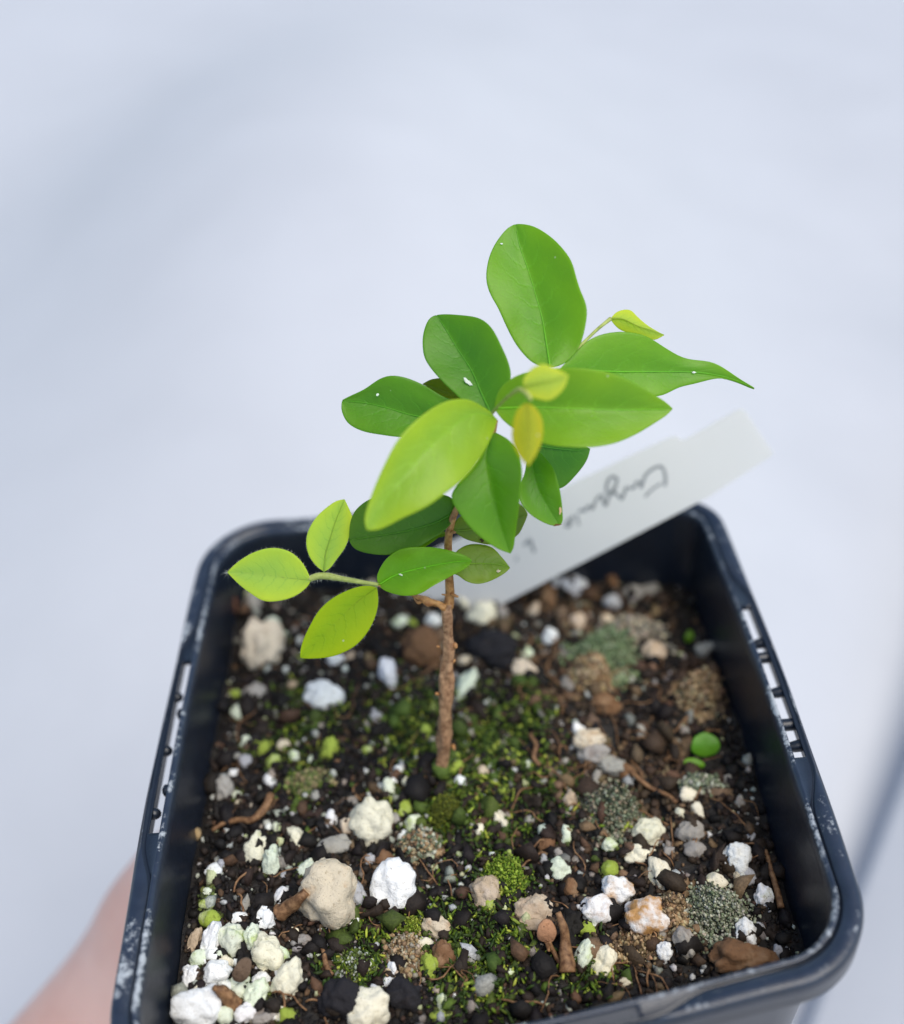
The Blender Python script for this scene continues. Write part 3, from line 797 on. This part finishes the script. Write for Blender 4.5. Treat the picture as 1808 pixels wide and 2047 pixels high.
clump("soil_clod", 1278, 1895, 84, 48, TANC + [(.12, .08, .04)], 700, "golden brown crumb clump close to the front rim", "soil clod", (.0002, .0005), (.12, .075, .035))
clump("soil_clod", 1400, 1572, 60, 34, GREYG, 300, "grey crumb heap in front of the fallen green leaf", "soil clod", (.0003, .0007), (.10, .09, .07))
# roots, twigs, flakes
def px_tube(name, pts, r0, r1, m, label, cat, lift=.001, n=8, group=None):
    P = []
    for q in pts:
        x, y = q[:2]; p0 = atz(x, y, -.012); P.append(atz(x, y, zsoil(p0[0], p0[1]) + (q[2] if len(q) > 2 else lift)))
    P = catmull(P, 26); o = mesh_obj(name, *tube(P, np.linspace(r0, r1, 26), n, wob=.35, seed=len(label)), m); return tag(o, label, cat, group)
px_tube("dry_root", [(424, 1660), (450, 1645), (477, 1639), (505, 1640, .002), (523, 1624, .0025), (535, 1605, .003), (541, 1590, .003)], .0003, .0007, M_ROOT, "curled brown root lying near the left wall of the pot", "root")
px_tube("dry_root", [(557, 1825), (580, 1812, .002), (600, 1795, .0035), (612, 1782, .004)], .0012, .0006, M_ROOT, "flat brown root strip leaning on the big tan pitted stone", "root")
px_tube("dry_root", [(640, 1880), (648, 1905, .0015), (652, 1930), (664, 1950)], .0003, .00035, M_ROOT, "thin reddish root bending down near the front edge", "root")
px_tube("twig", [(1116, 1824, .005), (1126, 1850, .0045), (1130, 1880, .003), (1133, 1915, .002), (1135, 1944, .001)], .0004, .0011, M_ROOT, "dry pinkish brown twig standing upright near the front", "twig")
px_tube("dry_root", [(1250, 1530), (1275, 1555, .002), (1300, 1575), (1335, 1590), (1352, 1604)], .0004, .0003, M_ROOT, "thin tan root among crumbs right of the stem, reaching the round cream stone", "root")
px_tube("dry_root", [(1060, 1470), (1072, 1490, .002), (1068, 1515, .002), (1080, 1530)], .0004, .0003, M_ROOT, "short forked tan root right of the stem", "root")
px_tube("dry_root", [(1530, 1700), (1545, 1750, .001), (1556, 1790, .001), (1562, 1815)], .0003, .0005, M_ROOT, "reddish root running along the right wall of the pot", "root")
px_tube("dry_root", [(428, 1975, .003), (443, 1982, .0025), (455, 1992, .002), (466, 2010, .0005)], .0004, .0012, M_ROOT, "brown tapering stick lying across the front left perlite", "root", lift=.003)
px_tube("dry_root", [(952, 1690, .004), (1018, 1700, .004), (1020, 1725, .002), (1030, 1755, .001)][1:], .0003, .0003, M_GSTEM, "thin green moss stalk rising behind the dimpled tan pebble", "moss stalk")
def flake(name, x, y, w, h, rot, lift, col, label, cat, m=M_STONE, thick=.0004, parent=None):
    p0 = atz(x, y, -.012); p = atz(x, y, zsoil(p0[0], p0[1]) + lift); d = depth(p); a, b = w / 2 * d / F, h / 2 * d / F; V = []; nn = 24
    for zz, s in ((thick, .9), (thick * .3, 1), (-thick * .6, .95)):
        for i in range(nn):
            t = 2 * math.pi * i / nn; r = s * (1 + .10 * noise.noise(Vector((math.cos(t) * 1.5, math.sin(t) * 1.5, x))))
            V.append((a * r * math.cos(t), b * r * math.sin(t), zz + .0003 * math.cos(2 * t)))
    V.append((0, 0, thick * .6)); V.append((0, 0, -thick)); Fc = []
    for L in range(2):
        for i in range(nn): Fc.append((L*nn+i, (L+1)*nn+i, (L+1)*nn+(i+1) % nn, L*nn+(i+1) % nn))
    for i in range(nn): Fc.append((i, (i+1) % nn, 3*nn)); Fc.append((2*nn+(i+1) % nn, 2*nn+i, 3*nn+1))
    o = mesh_obj(name, V, Fc, m); th = math.radians(rot); rx = CR * math.cos(th) + CD * math.sin(th); ry = CR * math.sin(th) - CD * math.cos(th)
    o.matrix_world = Matrix([[rx[i], ry[i], -CF[i], p[i]] for i in range(3)] + [[0, 0, 0, 1]]); o.color = (*col, 1); o["stain"] = tuple(c * 1.4 for c in col); o["stain_amount"] = .35
    return tag(o, label, cat)
flake("bark_chip", 484, 1940, 34, 54, 28, .0028, (.15, .10, .065), "flat dark brown bark flake lying on the front left perlite", "bark")
flake("seed_husk", 1093, 1863, 40, 48, 0, .0026, (.42, .22, .12), "round flat brown seed husk in front of the folded tan stone", "seed husk")
px_tube("dry_root", [(1093, 1884, .002), (1098, 1902, .0015)], .00025, .0002, M_ROOT, "short stalk below the round brown seed husk", "root")
px_tube("dry_root", [(1098, 1882, .002), (1108, 1905, .0015), (1122, 1930, .001)], .0003, .0003, M_ROOT, "longer brown stalk between the seed husk and the dry twig", "root")
flake("fallen_leaf", 1410, 1490, 58, 50, 0, .0022, (.18, .46, .05), "round green leaf lying on the soil near the right wall", "leaf", M_LEAF, .00012)
flake("fallen_leaf", 1388, 1526, 44, 20, 12, .0012, (.20, .46, .03), "small green leaf lobe under the round green leaf on the soil", "leaf", M_LEAF, .00012)
flake("sprout_leaf", 1378, 1272, 18, 26, 20, .0015, (.16, .34, .03), "tiny bright green sprout by the right wall at the back", "sprout", M_LEAF, .0003)
flake("bark_chip", 462, 1212, 26, 60, 0, .001, (.16, .07, .035), "upright reddish brown bark piece in the back left corner", "bark")
flake("bark_chip", 392, 1668, 24, 24, 0, .001, (.40, .28, .14), "small tan chip stuck to the left wall of the pot", "bark", thick=.0008)
# ------------------------------------------------------------------ plant tag, leaning across the back right corner
P1 = atz(800, 1222, -.0165); r_ = ray(1412, 992); P2 = CP + r_ * ((.0325 - CP[1]) / r_[1])
ax = (P2 - P1) / np.linalg.norm(P2 - P1); up = np.array([0, .60, 1.0]); nrm = np.cross(ax, up); nrm /= np.linalg.norm(nrm)
if nrm @ CF > 0: nrm = -nrm
OUT = [(1484, 818), (1490, 822), (1546, 906), (1543, 911), (1412, 996), (1123, 1146), (955, 1233), (800, 1262), (700, 1262), (760, 1215), (870, 1098), (1000, 1035), (1123, 976), (1340, 874), (1352, 872), (1362, 880), (1372, 878), (1474, 819)]
TP = [atplane(x, y, P1, nrm) for x, y in OUT]
tagr = empty("plant_tag", tuple(P1), "white plastic plant tag with upside-down handwriting, leaning over the back right corner of the pot", "plant tag")
bm = bmesh.new(); T0 = np.array(tagr.location); fr = [bm.verts.new(p - T0 + nrm * .0003) for p in TP]; bk = [bm.verts.new(p - T0 - nrm * .0003) for p in TP]
bm.faces.new(fr); bm.faces.new(bk[::-1])
for i in range(len(fr)): j = (i + 1) % len(fr); bm.faces.new((fr[i], bk[i], bk[j], fr[j]))
bmesh.ops.recalc_face_normals(bm, faces=bm.faces); bmesh.ops.triangulate(bm, faces=[f for f in bm.faces if len(f.verts) > 4])
me = bpy.data.meshes.new("tag_strip"); bm.to_mesh(me); bm.free(); me.materials.append(M_WHITEP); link(bpy.data.objects.new("tag_strip", me), tagr)
STK = [[(1323,966),(1310,974),(1300,982),(1290,993)], [(1283,976),(1285,966),(1290,952),(1300,941),(1312,934),(1322,932),(1327,938),(1331,953),(1330,972)],
       [(1282,975),(1281,966),(1274,963),(1268,974),(1262,976),(1254,974),(1249,984),(1244,998)],
       [(1244,998),(1236,990),(1228,984),(1232,968),(1234,957),(1226,952),(1218,958),(1213,972),(1214,984),(1222,984),(1229,975),(1224,984),(1217,994),(1214,1004),(1212,1012)],
       [(1212,1012),(1206,1000),(1204,990),(1194,997),(1188,1008),(1184,1018),(1180,1012),(1174,1014),(1170,1021),(1163,1019),(1158,1024)],
       [(1153,1028),(1155,1038),(1158,1050)], [(1148,1032),(1142,1036),(1134,1044),(1132,1052),(1140,1050),(1143,1038)], [(1048,1090),(1054,1084),(1060,1078),(1064,1090),(1069,1104)], [(1034,1112),(1032,1122)]]
WID = [1.6, 2.2, 2.2, 2.3, 2.2, 1.6, 2.0, 2.4, 1.2]
parts = []
for st, wd in zip(STK, WID):
    P = catmull([atplane(x, y, P1 + nrm * .00034, nrm) - T0 for x, y in st], len(st) * 4)
    w_ = np.gradient(P, axis=0); V = []; Fc = []
    for i in range(len(P)):
        s = np.cross(w_[i], nrm); s /= np.linalg.norm(s) + 1e-12; V += [P[i] - s * wd * 1.15e-4, P[i] + s * wd * 1.15e-4, P[i] + s * wd * .8e-4 + nrm * 3e-5, P[i] - s * wd * .8e-4 + nrm * 3e-5]
    for i in range(len(P) - 1):
        a = 4 * i
        for j in range(4): Fc.append((a + j, a + (j + 1) % 4, a + 4 + (j + 1) % 4, a + 4 + j))
    parts.append((V, Fc))
o = mesh_obj("handwriting", *merge(parts), M_INK, tagr); o["label"] = "grey handwritten word Eugenia, upside down"
# ------------------------------------------------------------------ seedling
base = atz(882, 1550, -.013)
seed = empty("seedling", tuple(base), "young green seedling with a thin brown woody stem, growing in the middle of the pot", "seedling")
B0 = np.array(seed.location)
def loc(P): return np.array(P) - B0
def stem(name, pts, m, n=12, wob=.25, seedn=0, label=None, samples=None):
    pts = [(x, y, d - .0088 * min(max((y - 1200) / 350, 0), 1), w * .92) for x, y, d, w in pts]
    P = np.array([list(at(x, y, d)) for x, y, d, w in pts]); R = np.array([w / 2 * d / F for x, y, d, w in pts]); k = samples or len(pts) * 7
    Q = catmull(np.c_[P, R], k); o = mesh_obj(name, *tube(loc(Q[:, :3]), Q[:, 3], n, wob=wob, seed=seedn), m, seed)
    if label: o["label"] = label
    return o
stem("stem", [(884,1575,.1765,30),(884,1535,.1735,26),(887,1490,.170,28),(890,1440,.1665,30),(892,1396,.1632,31),(894,1345,.160,31),(897,1310,.1575,25),(896,1262,.1545,21),(894,1232,.1525,25),(896,1205,.151,26)], M_BARK, 16, .5, 1)
stem("upper_stem", [(896,1215,.1515,24),(900,1183,.150,19),(898,1150,.1482,17),(896,1093,.1458,17),(899,1060,.1446,17),(908,1030,.1435,15),(930,985,.1425,13),(960,925,.141,12),(985,875,.1395,11),(992,840,.1385,9)], M_BARKU, 12, .2, 2)
stem("side_branch", [(892,1214,.151,16),(876,1208,.1502,14),(858,1203,.1495,15),(840,1195,.1485,12),(822,1188,.1475,9),(795,1180,.1465,8),(768,1172,.1455,8),(756,1168,.145,8)], M_BARKU, 10, .9, 3)
stem("bud_scar", [(846,1198,.149,12),(836,1203,.149,9),(826,1190,.1488,4)], M_BARKU, 8, .5, 4)
for i, (x, y, d, x2, y2, w) in enumerate([(903,1188,.1495,917,1193,7),(903,1064,.1442,912,1064,7),(893,1190,.150,883,1188,4),(908,1288,.156,913,1296,12),(878,1293,.156,873,1292,6),(876,1388,.162,870,1386,8),(906,1490,.1695,909,1500,8),(905,1325,.1585,910,1318,7)]):
    stem("bud", [(x, y, d, w), ((x+x2)/2, (y+y2)/2, d - .0002, w), (x2, y2, d - .0002, w * .6)], M_BARKU, 8, .3, i + 9)
stem("shoot", [(757,1169,.145,9),(725,1164,.1448,10),(690,1158,.1447,12),(655,1152,.1446,15),(635,1152,.1446,15),(618,1158,.1448,14)], M_GSTEM, 10, .08, 5, "fuzzy pale green side shoot carrying two young leaves")
stem("shoot", [(984,826,.1375,7),(1000,808,.134,7),(1020,790,.130,8),(1040,778,.1265,10),(1052,786,.1255,9)], M_GSTEM, 8, .1, 6, "pale green top shoot nearest the camera")
stem("shoot_bud", [(1050,782,.1255,9),(1058,792,.125,11),(1062,801,.1248,7)], M_GSTEM, 8, .2, 8)
stem("shoot", [(1150,700,.1405,7),(1172,680,.1415,7),(1195,658,.143,7),(1221,637,.1445,9)], M_GSTEM, 8, .1, 7, "thin yellow green shoot at the upper right")
LV = []
def leaf(mid, left, right, dep, fl, fr_, col, label=None, young=False, curl=0.0, vein=True, wav=.0):
    n, m = 22, 6
    M_ = catmull(mid, n); L_ = catmull([mid[0]] + left + [mid[-1]], n); R_ = catmull([mid[0]] + right + [mid[-1]], n)
    D = catmull([(0, dep[0]), (.5, dep[1]), (1, dep[2])], n)[:, 1]; V, UV, Fc = [], [], []; hw = max(np.linalg.norm(L_ - M_, axis=1).max(), np.linalg.norm(R_ - M_, axis=1).max())
    sd_ = len(bpy.data.objects) * .37
    for i in range(n):
        t = i / (n - 1); ends = math.sin(math.pi * min(max(t, .0), 1.0)) ** .5 if 0 < i < n - 1 else 0
        for j in range(-m, m + 1):
            u = j / m; E_ = L_[i] if j < 0 else R_[i]; q = M_[i] + (E_ - M_[i]) * abs(u); g = fl if j < 0 else fr_
            rel = np.linalg.norm(E_ - M_[i]) / max(hw, 1)
            dd = D[i] + ends * rel * (g * abs(u) * (1 + .0 * u)) + curl * ends * (u * u - abs(u)) + ends * wav * noise.noise(Vector((t * 4 + sd_, u * 1.2, sd_))) * abs(u)
            dd += .00012 * math.exp(-(u * 7) ** 2) * ends + .00006 * math.sin((t * 8 - abs(u) * 2) * 6.28) * ends * (1 - abs(u))
            V.append(at(q[0], q[1], dd) - B0); UV.append((u, t))
    w2 = 2 * m + 1
    for i in range(n - 1):
        for j in range(w2 - 1): a = i * w2 + j; Fc.append((a, a + w2, a + w2 + 1, a + 1))
    o = mesh_obj("leaf", V, Fc, M_YOUNG if young else M_LEAF, seed, uv=UV); o.color = (*col, 1)
    s = o.modifiers.new("thickness", 'SOLIDIFY'); s.thickness = .00022; s.offset = 1
    ss = o.modifiers.new("smooth", 'SUBSURF'); ss.levels = ss.render_levels = 1
    if label: o["label"] = label
    LV.append((o, V, UV, w2, n))
    if vein:
        P = np.array([V[i * w2 + m] for i in range(0, n - 1)]); P = P - np.array(CF) * .00018
        R = np.linspace(.00011, .00003, len(P)); k = mesh_obj("midrib", *tube(P, R, 6), M_YOUNG if young else M_LEAF, o)
        k.color = tuple(min(1, c * (.8 if young else 1.4)) for c in col[:2]) + (col[2] * (.8 if young else 2.4), 1)
    return o, V, UV, w2, n
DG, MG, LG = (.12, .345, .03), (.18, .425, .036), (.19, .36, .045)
leaf([(1100,733),(1092,682),(1084,635),(1072,592),(1057,541),(1039,490),(1031,447)], [(1068,727),(1033,690),(1012,651),(994,611),(980,588),(972,559),(976,521),(988,490),(1006,465),(1020,450)],
     [(1119,732),(1145,713),(1162,686),(1173,639),(1174,611),(1162,584),(1153,557),(1143,521),(1127,498),(1104,474),(1068,451),(1045,446)], (.1400,.1445,.1475), -.0020, -.0036, MG, "tall upright leaf at the top with a pale half and a dark half", wav=.001)
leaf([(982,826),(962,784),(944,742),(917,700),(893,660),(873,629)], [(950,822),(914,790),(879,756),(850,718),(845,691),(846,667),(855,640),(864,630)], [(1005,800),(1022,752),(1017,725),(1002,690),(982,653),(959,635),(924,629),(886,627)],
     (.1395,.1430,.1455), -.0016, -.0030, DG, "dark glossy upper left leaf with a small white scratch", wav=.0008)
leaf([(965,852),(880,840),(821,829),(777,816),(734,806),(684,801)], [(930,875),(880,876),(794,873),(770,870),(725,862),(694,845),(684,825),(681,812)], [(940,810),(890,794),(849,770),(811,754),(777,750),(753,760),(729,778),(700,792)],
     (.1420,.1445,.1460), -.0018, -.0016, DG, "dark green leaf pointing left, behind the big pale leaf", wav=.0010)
leaf([(940,815),(900,785),(845,767)], [(915,805),(880,795),(855,775)], [(925,780),(890,757),(862,758)], (.1460,.1475,.1485), .0004, -.0004, (.22,.30,.02), "small yellowish leaf tip showing between two dark leaves", vein=False)
leaf([(993,838),(948,826),(879,876),(817,945),(765,1005),(733,1060)], [(984,823),(962,811),(948,801),(927,796),(897,799),(862,816),(825,845),(794,879),(770,924),(753,962),(737,1005),(727,1040)],
     [(992,849),(982,876),(962,914),(931,955),(897,982),(855,1013),(804,1037),(763,1058),(742,1062)], (.1370,.1300,.1285), -.0012, -.0012, (.33,.53,.07), "large pale yellow-green leaf nearest the camera, pointing down left", wav=.0006)
leaf([(988,816),(1057,814),(1135,816),(1213,819),(1272,819),(1346,817)], [(994,784),(1013,762),(1045,746),(1084,738),(1135,735),(1174,737),(1225,746),(1272,768),(1311,790),(1340,809)],
     [(994,827),(1017,850),(1057,874),(1096,889),(1135,893),(1182,894),(1233,885),(1280,864),(1315,842),(1340,826)], (.1380,.1355,.1372), -.0026, -.0030, (.22,.45,.036), "broad leaf pointing right, creased along a straight midrib", wav=.0004)
leaf([(1119,738),(1174,740),(1233,743),(1292,743),(1350,743),(1400,745),(1460,756),(1510,777)], [(1155,698),(1182,676),(1213,665),(1252,662),(1292,670),(1327,692),(1370,716),(1421,722),(1442,731),(1472,752)],
     [(1150,748),(1200,764),(1260,785),(1321,792),(1358,774),(1389,768),(1440,756),(1476,764)], (.1400,.1450,.1480), -.0014, -.0018, MG, "long right-hand leaf with a drawn-out curling tip", wav=.0008)
leaf([(1221,637),(1245,638),(1275,652),(1300,660),(1329,670)], [(1232,624),(1247,618),(1262,619),(1275,632),(1296,650)], [(1228,648),(1241,660),(1262,667),(1290,674),(1309,680)], (.1445,.1455,.1465), .0008, .0008, (.46,.62,.16), "small folded yellow-green leaf at the upper right shoot tip", young=True)
leaf([(984,862),(972,910),(978,948),(987,995),(1000,1046),(1021,1107)], [(967,909),(939,944),(908,976),(900,995),(916,1024),(943,1059),(982,1090),(1012,1105)], [(1017,878),(1033,897),(1045,929),(1045,968),(1035,1046),(1031,1073),(1027,1100)],
     (.1395,.1378,.1390), -.0016, -.0060, (.17,.41,.025), "downward leaf in the middle, folded into a light and a dark half", wav=.0004)
leaf([(1062,900),(1068,945),(1080,985),(1098,1017),(1119,1050)], [(1052,925),(1049,944),(1037,979),(1041,1007),(1061,1030),(1088,1046),(1108,1052)], [(1076,900),(1092,915),(1108,936),(1117,964),(1124,999),(1126,1030),(1125,1044)],
     (.1425,.1415,.1420), -.0010, -.0016, MG, "small oval leaf with a nibbled brownish right edge", wav=.0005)
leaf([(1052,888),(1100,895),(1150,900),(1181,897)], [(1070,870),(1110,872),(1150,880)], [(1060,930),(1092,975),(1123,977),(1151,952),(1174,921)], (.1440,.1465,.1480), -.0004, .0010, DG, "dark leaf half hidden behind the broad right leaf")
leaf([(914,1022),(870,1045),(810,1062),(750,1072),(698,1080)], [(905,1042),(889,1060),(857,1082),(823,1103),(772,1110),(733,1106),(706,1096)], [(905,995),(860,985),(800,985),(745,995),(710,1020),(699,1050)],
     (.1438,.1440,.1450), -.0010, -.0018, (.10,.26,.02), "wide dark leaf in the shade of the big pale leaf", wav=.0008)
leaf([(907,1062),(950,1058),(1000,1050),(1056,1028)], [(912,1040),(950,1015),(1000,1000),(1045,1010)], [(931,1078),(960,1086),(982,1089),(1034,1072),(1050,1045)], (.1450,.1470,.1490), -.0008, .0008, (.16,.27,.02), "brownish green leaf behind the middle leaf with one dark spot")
leaf([(900,1130),(931,1127),(960,1126),(990,1127),(1020,1134)], [(908,1108),(921,1095),(943,1087),(982,1092),(1003,1112)], [(905,1146),(916,1150),(931,1161),(954,1167),(982,1161),(1009,1146)], (.1460,.1472,.1485), .0008, -.0008, (.21,.36,.03), "small round leaf right of the stem, low on the plant", wav=.0006)
leaf([(757,1169),(795,1148),(858,1132),(904,1124),(944,1121)], [(752,1155),(757,1140),(772,1117),(799,1099),(827,1094),(869,1094),(904,1101),(932,1111)], [(763,1178),(780,1186),(807,1192),(838,1188),(865,1171),(904,1151),(936,1134)],
     (.1450,.1435,.1425), -.0008, -.0010, (.21,.47,.025), "shiny bright leaf crossing in front of the stem", wav=.0012)
leaf([(898,1068),(870,1075),(834,1093)], [(885,1070),(865,1084),(845,1096)], [(885,1062),(862,1068),(842,1082)], (.1452,.1455,.1460), .0002, -.0002, (.2,.36,.03), "tiny green leaf sliver left of the stem", vein=False)
Y1 = leaf([(622,1160),(574,1155),(516,1147),(455,1144)], [(618,1148),(605,1124),(582,1103),(555,1095),(532,1096),(501,1107),(470,1128)], [(617,1171),(594,1190),(563,1201),(528,1202),(501,1186),(478,1168)], (.1446,.1452,.1462), -.0006, -.0004, (.47,.66,.19), "pale fuzzy young leaf at the far left with a hairy tip", young=True)
Y2 = leaf([(648,1143),(652,1105),(661,1075),(671,1043),(689,998)], [(633,1132),(617,1109),(612,1082),(617,1059),(633,1033),(656,1012),(675,1000)], [(660,1136),(671,1121),(691,1093),(700,1066),(706,1039),(697,1014)], (.1446,.1455,.1462), -.0006, -.0004, (.47,.66,.18), "pale fuzzy young leaf standing upright at the left", young=True)
Y3 = leaf([(754,1174),(712,1205),(672,1245),(632,1285),(601,1315)], [(733,1170),(702,1177),(664,1196),(637,1221),(617,1256),(605,1283),(600,1306)], [(757,1202),(751,1233),(733,1268),(706,1295),(664,1313),(617,1317)], (.1450,.1440,.1442), -.0004, -.0006, (.34,.52,.02), "saturated yellow-green young leaf hanging down at the left", young=True)
leaf([(1047,774),(1080,766),(1108,760),(1137,750)], [(1046,757),(1064,735),(1084,727),(1111,736)], [(1051,787),(1068,796),(1100,801),(1127,778)], (.1262,.1245,.1235), .0006, .0004, (.58,.70,.22), "small pale yellow tip leaf in front, pointing right", young=True)
leaf([(1052,806),(1056,840),(1057,880),(1057,933)], [(1035,820),(1026,848),(1025,882),(1038,912)], [(1070,815),(1084,840),(1084,878),(1072,909)], (.1255,.1238,.1230), .0008, .0008, (.44,.50,.05), "small orange tinged tip leaf in front, hanging down", young=True)
def spot(L, x, y, w, h, rot, col, label):
    o, V, UV, w2, n = L; best = min((np.array(v) + B0 for v in V), key=lambda q: (pxof(*q)[0] - x) ** 2 + (pxof(*q)[1] - y) ** 2); d = depth(best) - .00042
    k = 14; P = [at(x, y, d) - B0]; th = math.radians(rot); jr = [1 + .25 * rng.normal() for _ in range(k)]
    for q in range(k):
        t = 2 * math.pi * q / k; u_, v_ = w / 2 * jr[q] * math.cos(t), h / 2 * jr[q] * math.sin(t); P.append(at(x + u_ * math.cos(th) - v_ * math.sin(th), y + u_ * math.sin(th) + v_ * math.cos(th), d + .00006) - B0)
    c = mesh_obj("leaf_spot", P, [(0, 1 + q, 1 + (q + 1) % k) for q in range(k)], M_STONE, o); c.color = (*col, 1); c["stain"] = tuple(v * .8 for v in col); c["stain_amount"] = .2; c["label"] = label
spot(LV[1], 936, 763, 22, 7, 38, (.75, .80, .72), "small white scratch"); spot(LV[12], 964, 1080, 8, 7, 0, (.05, .03, .01), "dark spot"); spot(LV[13], 997, 1142, 7, 6, 0, (.7, .6, .42), "pale spot")
spot(LV[9], 1121, 1017, 5, 20, 4, (.62, .42, .22), "tan nibbled edge"); spot(LV[9], 1116, 1049, 16, 4, -6, (.16, .08, .02), "brown rim"); spot(LV[0], 1003, 487, 5, 3, 0, (.8, .84, .76), "white speck")
spot(LV[6], 1388, 744, 8, 4, 10, (.8, .84, .76), "white speck"); spot(LV[14], 802, 1149, 8, 4, 20, (.75, .82, .6), "pale speck"); spot(LV[2], 755, 789, 6, 5, 0, (.7, .8, .66), "white speck")
# fine hairs on the young shoot and leaf edges
parts = []
def hair(p, d, L): 
    d = d / np.linalg.norm(d); s = np.cross(d, CF); s /= np.linalg.norm(s); w = .000012
    a, b, c, e_ = p - s * w, p + s * w, p + np.array(CF) * w * 2, p + d * L + rng.normal(size=3) * L * .15
    parts.append(([a, b, c, e_], [(0, 1, 3), (1, 2, 3), (2, 0, 3)]))
for o, V, UV, w2, n in (Y1, Y2, Y3):
    for i in range(1, n - 1):
        for e_, e2 in ((0, 1), (w2 - 1, w2 - 2)):
            p0, p1 = np.array(V[i*w2+e_]), np.array(V[(i+1)*w2+e_]); dn = p0 - np.array(V[i*w2+e2])
            for _ in range(4): hair(p0 + (p1 - p0) * rng.random() - dn * .05, dn / np.linalg.norm(dn) + rng.normal(size=3) * .5, rng.uniform(.0001, .0004))
tp = np.array(Y1[1][(Y1[4]-1)*Y1[3]+2])
for _ in range(16): hair(tp + rng.normal(size=3) * .0001, -CR + rng.normal(size=3) * .6, rng.uniform(.0005, .0013))
SH = catmull([list(at(x, y, d)) + [w] for x, y, d, w in [(757,1169,.145,9),(725,1164,.1448,10),(690,1158,.1447,12),(655,1152,.1446,15),(618,1158,.1448,14)]], 200)
for _ in range(360):
    q = SH[rng.integers(0, 200)]; th = rng.uniform(0, 6.28); d = CR * rng.normal() * .25 + (-CD) * math.sin(th) + CF * math.cos(th); d /= np.linalg.norm(d)
    hair(q[:3] + d * q[3] / 2 * .145 / F * .9 - B0, d, rng.uniform(.00015, .0005))
h = mesh_obj("hairs", *merge(parts), M_HAIR, seed); h["kind"] = "stuff"
# ------------------------------------------------------------------ hand holding the pot from below
def hand():
    J = {}; E_ = []
    def j(n, p, r, par=None):
        J[n] = (len(J), p, r)
        if par: E_.append((J[par][0], J[n][0]))
    A = lambda x, y, d: tuple(at(x, y, d))
    j('palm', A(470, 2040, .224), (.019, .026)); j('heel', A(225, 2177, .214), (.025, .026), 'palm'); j('wrist', A(86, 2350, .212), (.027, .028), 'heel')
    j('arm', A(-140, 2750, .208), (.030, .034), 'wrist'); j('arm2', A(-500, 3300, .21), (.036, .040), 'arm')
    for n, (y0, y1, y2, l) in dict(index=(.020, .026, .024, 1.0), middle=(.006, .008, .006, 1.08), ring=(-.008, -.010, -.012, 1.0), little=(-.018, -.020, -.020, .8)).items():
        j(n + '0', (-.018, y0, -.080), (.0105, .0105), 'palm'); j(n + '1', (-.020 + .024 * l, y1, -.0775), (.0092, .0092), n + '0')
        j(n + '2', (-.020 + .040 * l, y2, -.0765), (.0085, .0085), n + '1'); j(n + '3', (-.020 + .052 * l, y2, -.075), (.0075, .0075), n + '2')
    j('thumb0', A(300, 1995, .212), (.021, .021), 'heel'); j('thumb1', A(345, 1856, .209), (.0160, .0160), 'thumb0'); j('thumb2', A(382, 1762, .206), (.0122, .0122), 'thumb1'); j('thumb3', A(428, 1660, .2035), (.0088, .0088), 'thumb2')
    me = bpy.data.meshes.new("person"); me.from_pydata([v[1] for v in J.values()], E_, []); o = link(bpy.data.objects.new("person", me))
    s = o.modifiers.new("skin", 'SKIN'); s.use_smooth_shade = True
    for d, (i, p, r) in zip(me.skin_vertices[0].data, J.values()): d.radius = r
    me.skin_vertices[0].data[0].use_root = True
    ss = o.modifiers.new("sub", 'SUBSURF'); ss.levels = ss.render_levels = 3
    dg = bpy.context.evaluated_depsgraph_get(); m2 = bpy.data.meshes.new_from_object(o.evaluated_get(dg)); o.modifiers.clear(); o.data = m2
    m2.name = "person"; m2.materials.clear(); m2.materials.append(M_SKIN); m2.polygons.foreach_set("use_smooth", [True] * len(m2.polygons)); return o
tag(hand(), "bare hand and forearm holding the pot from below at the lower left", "person")
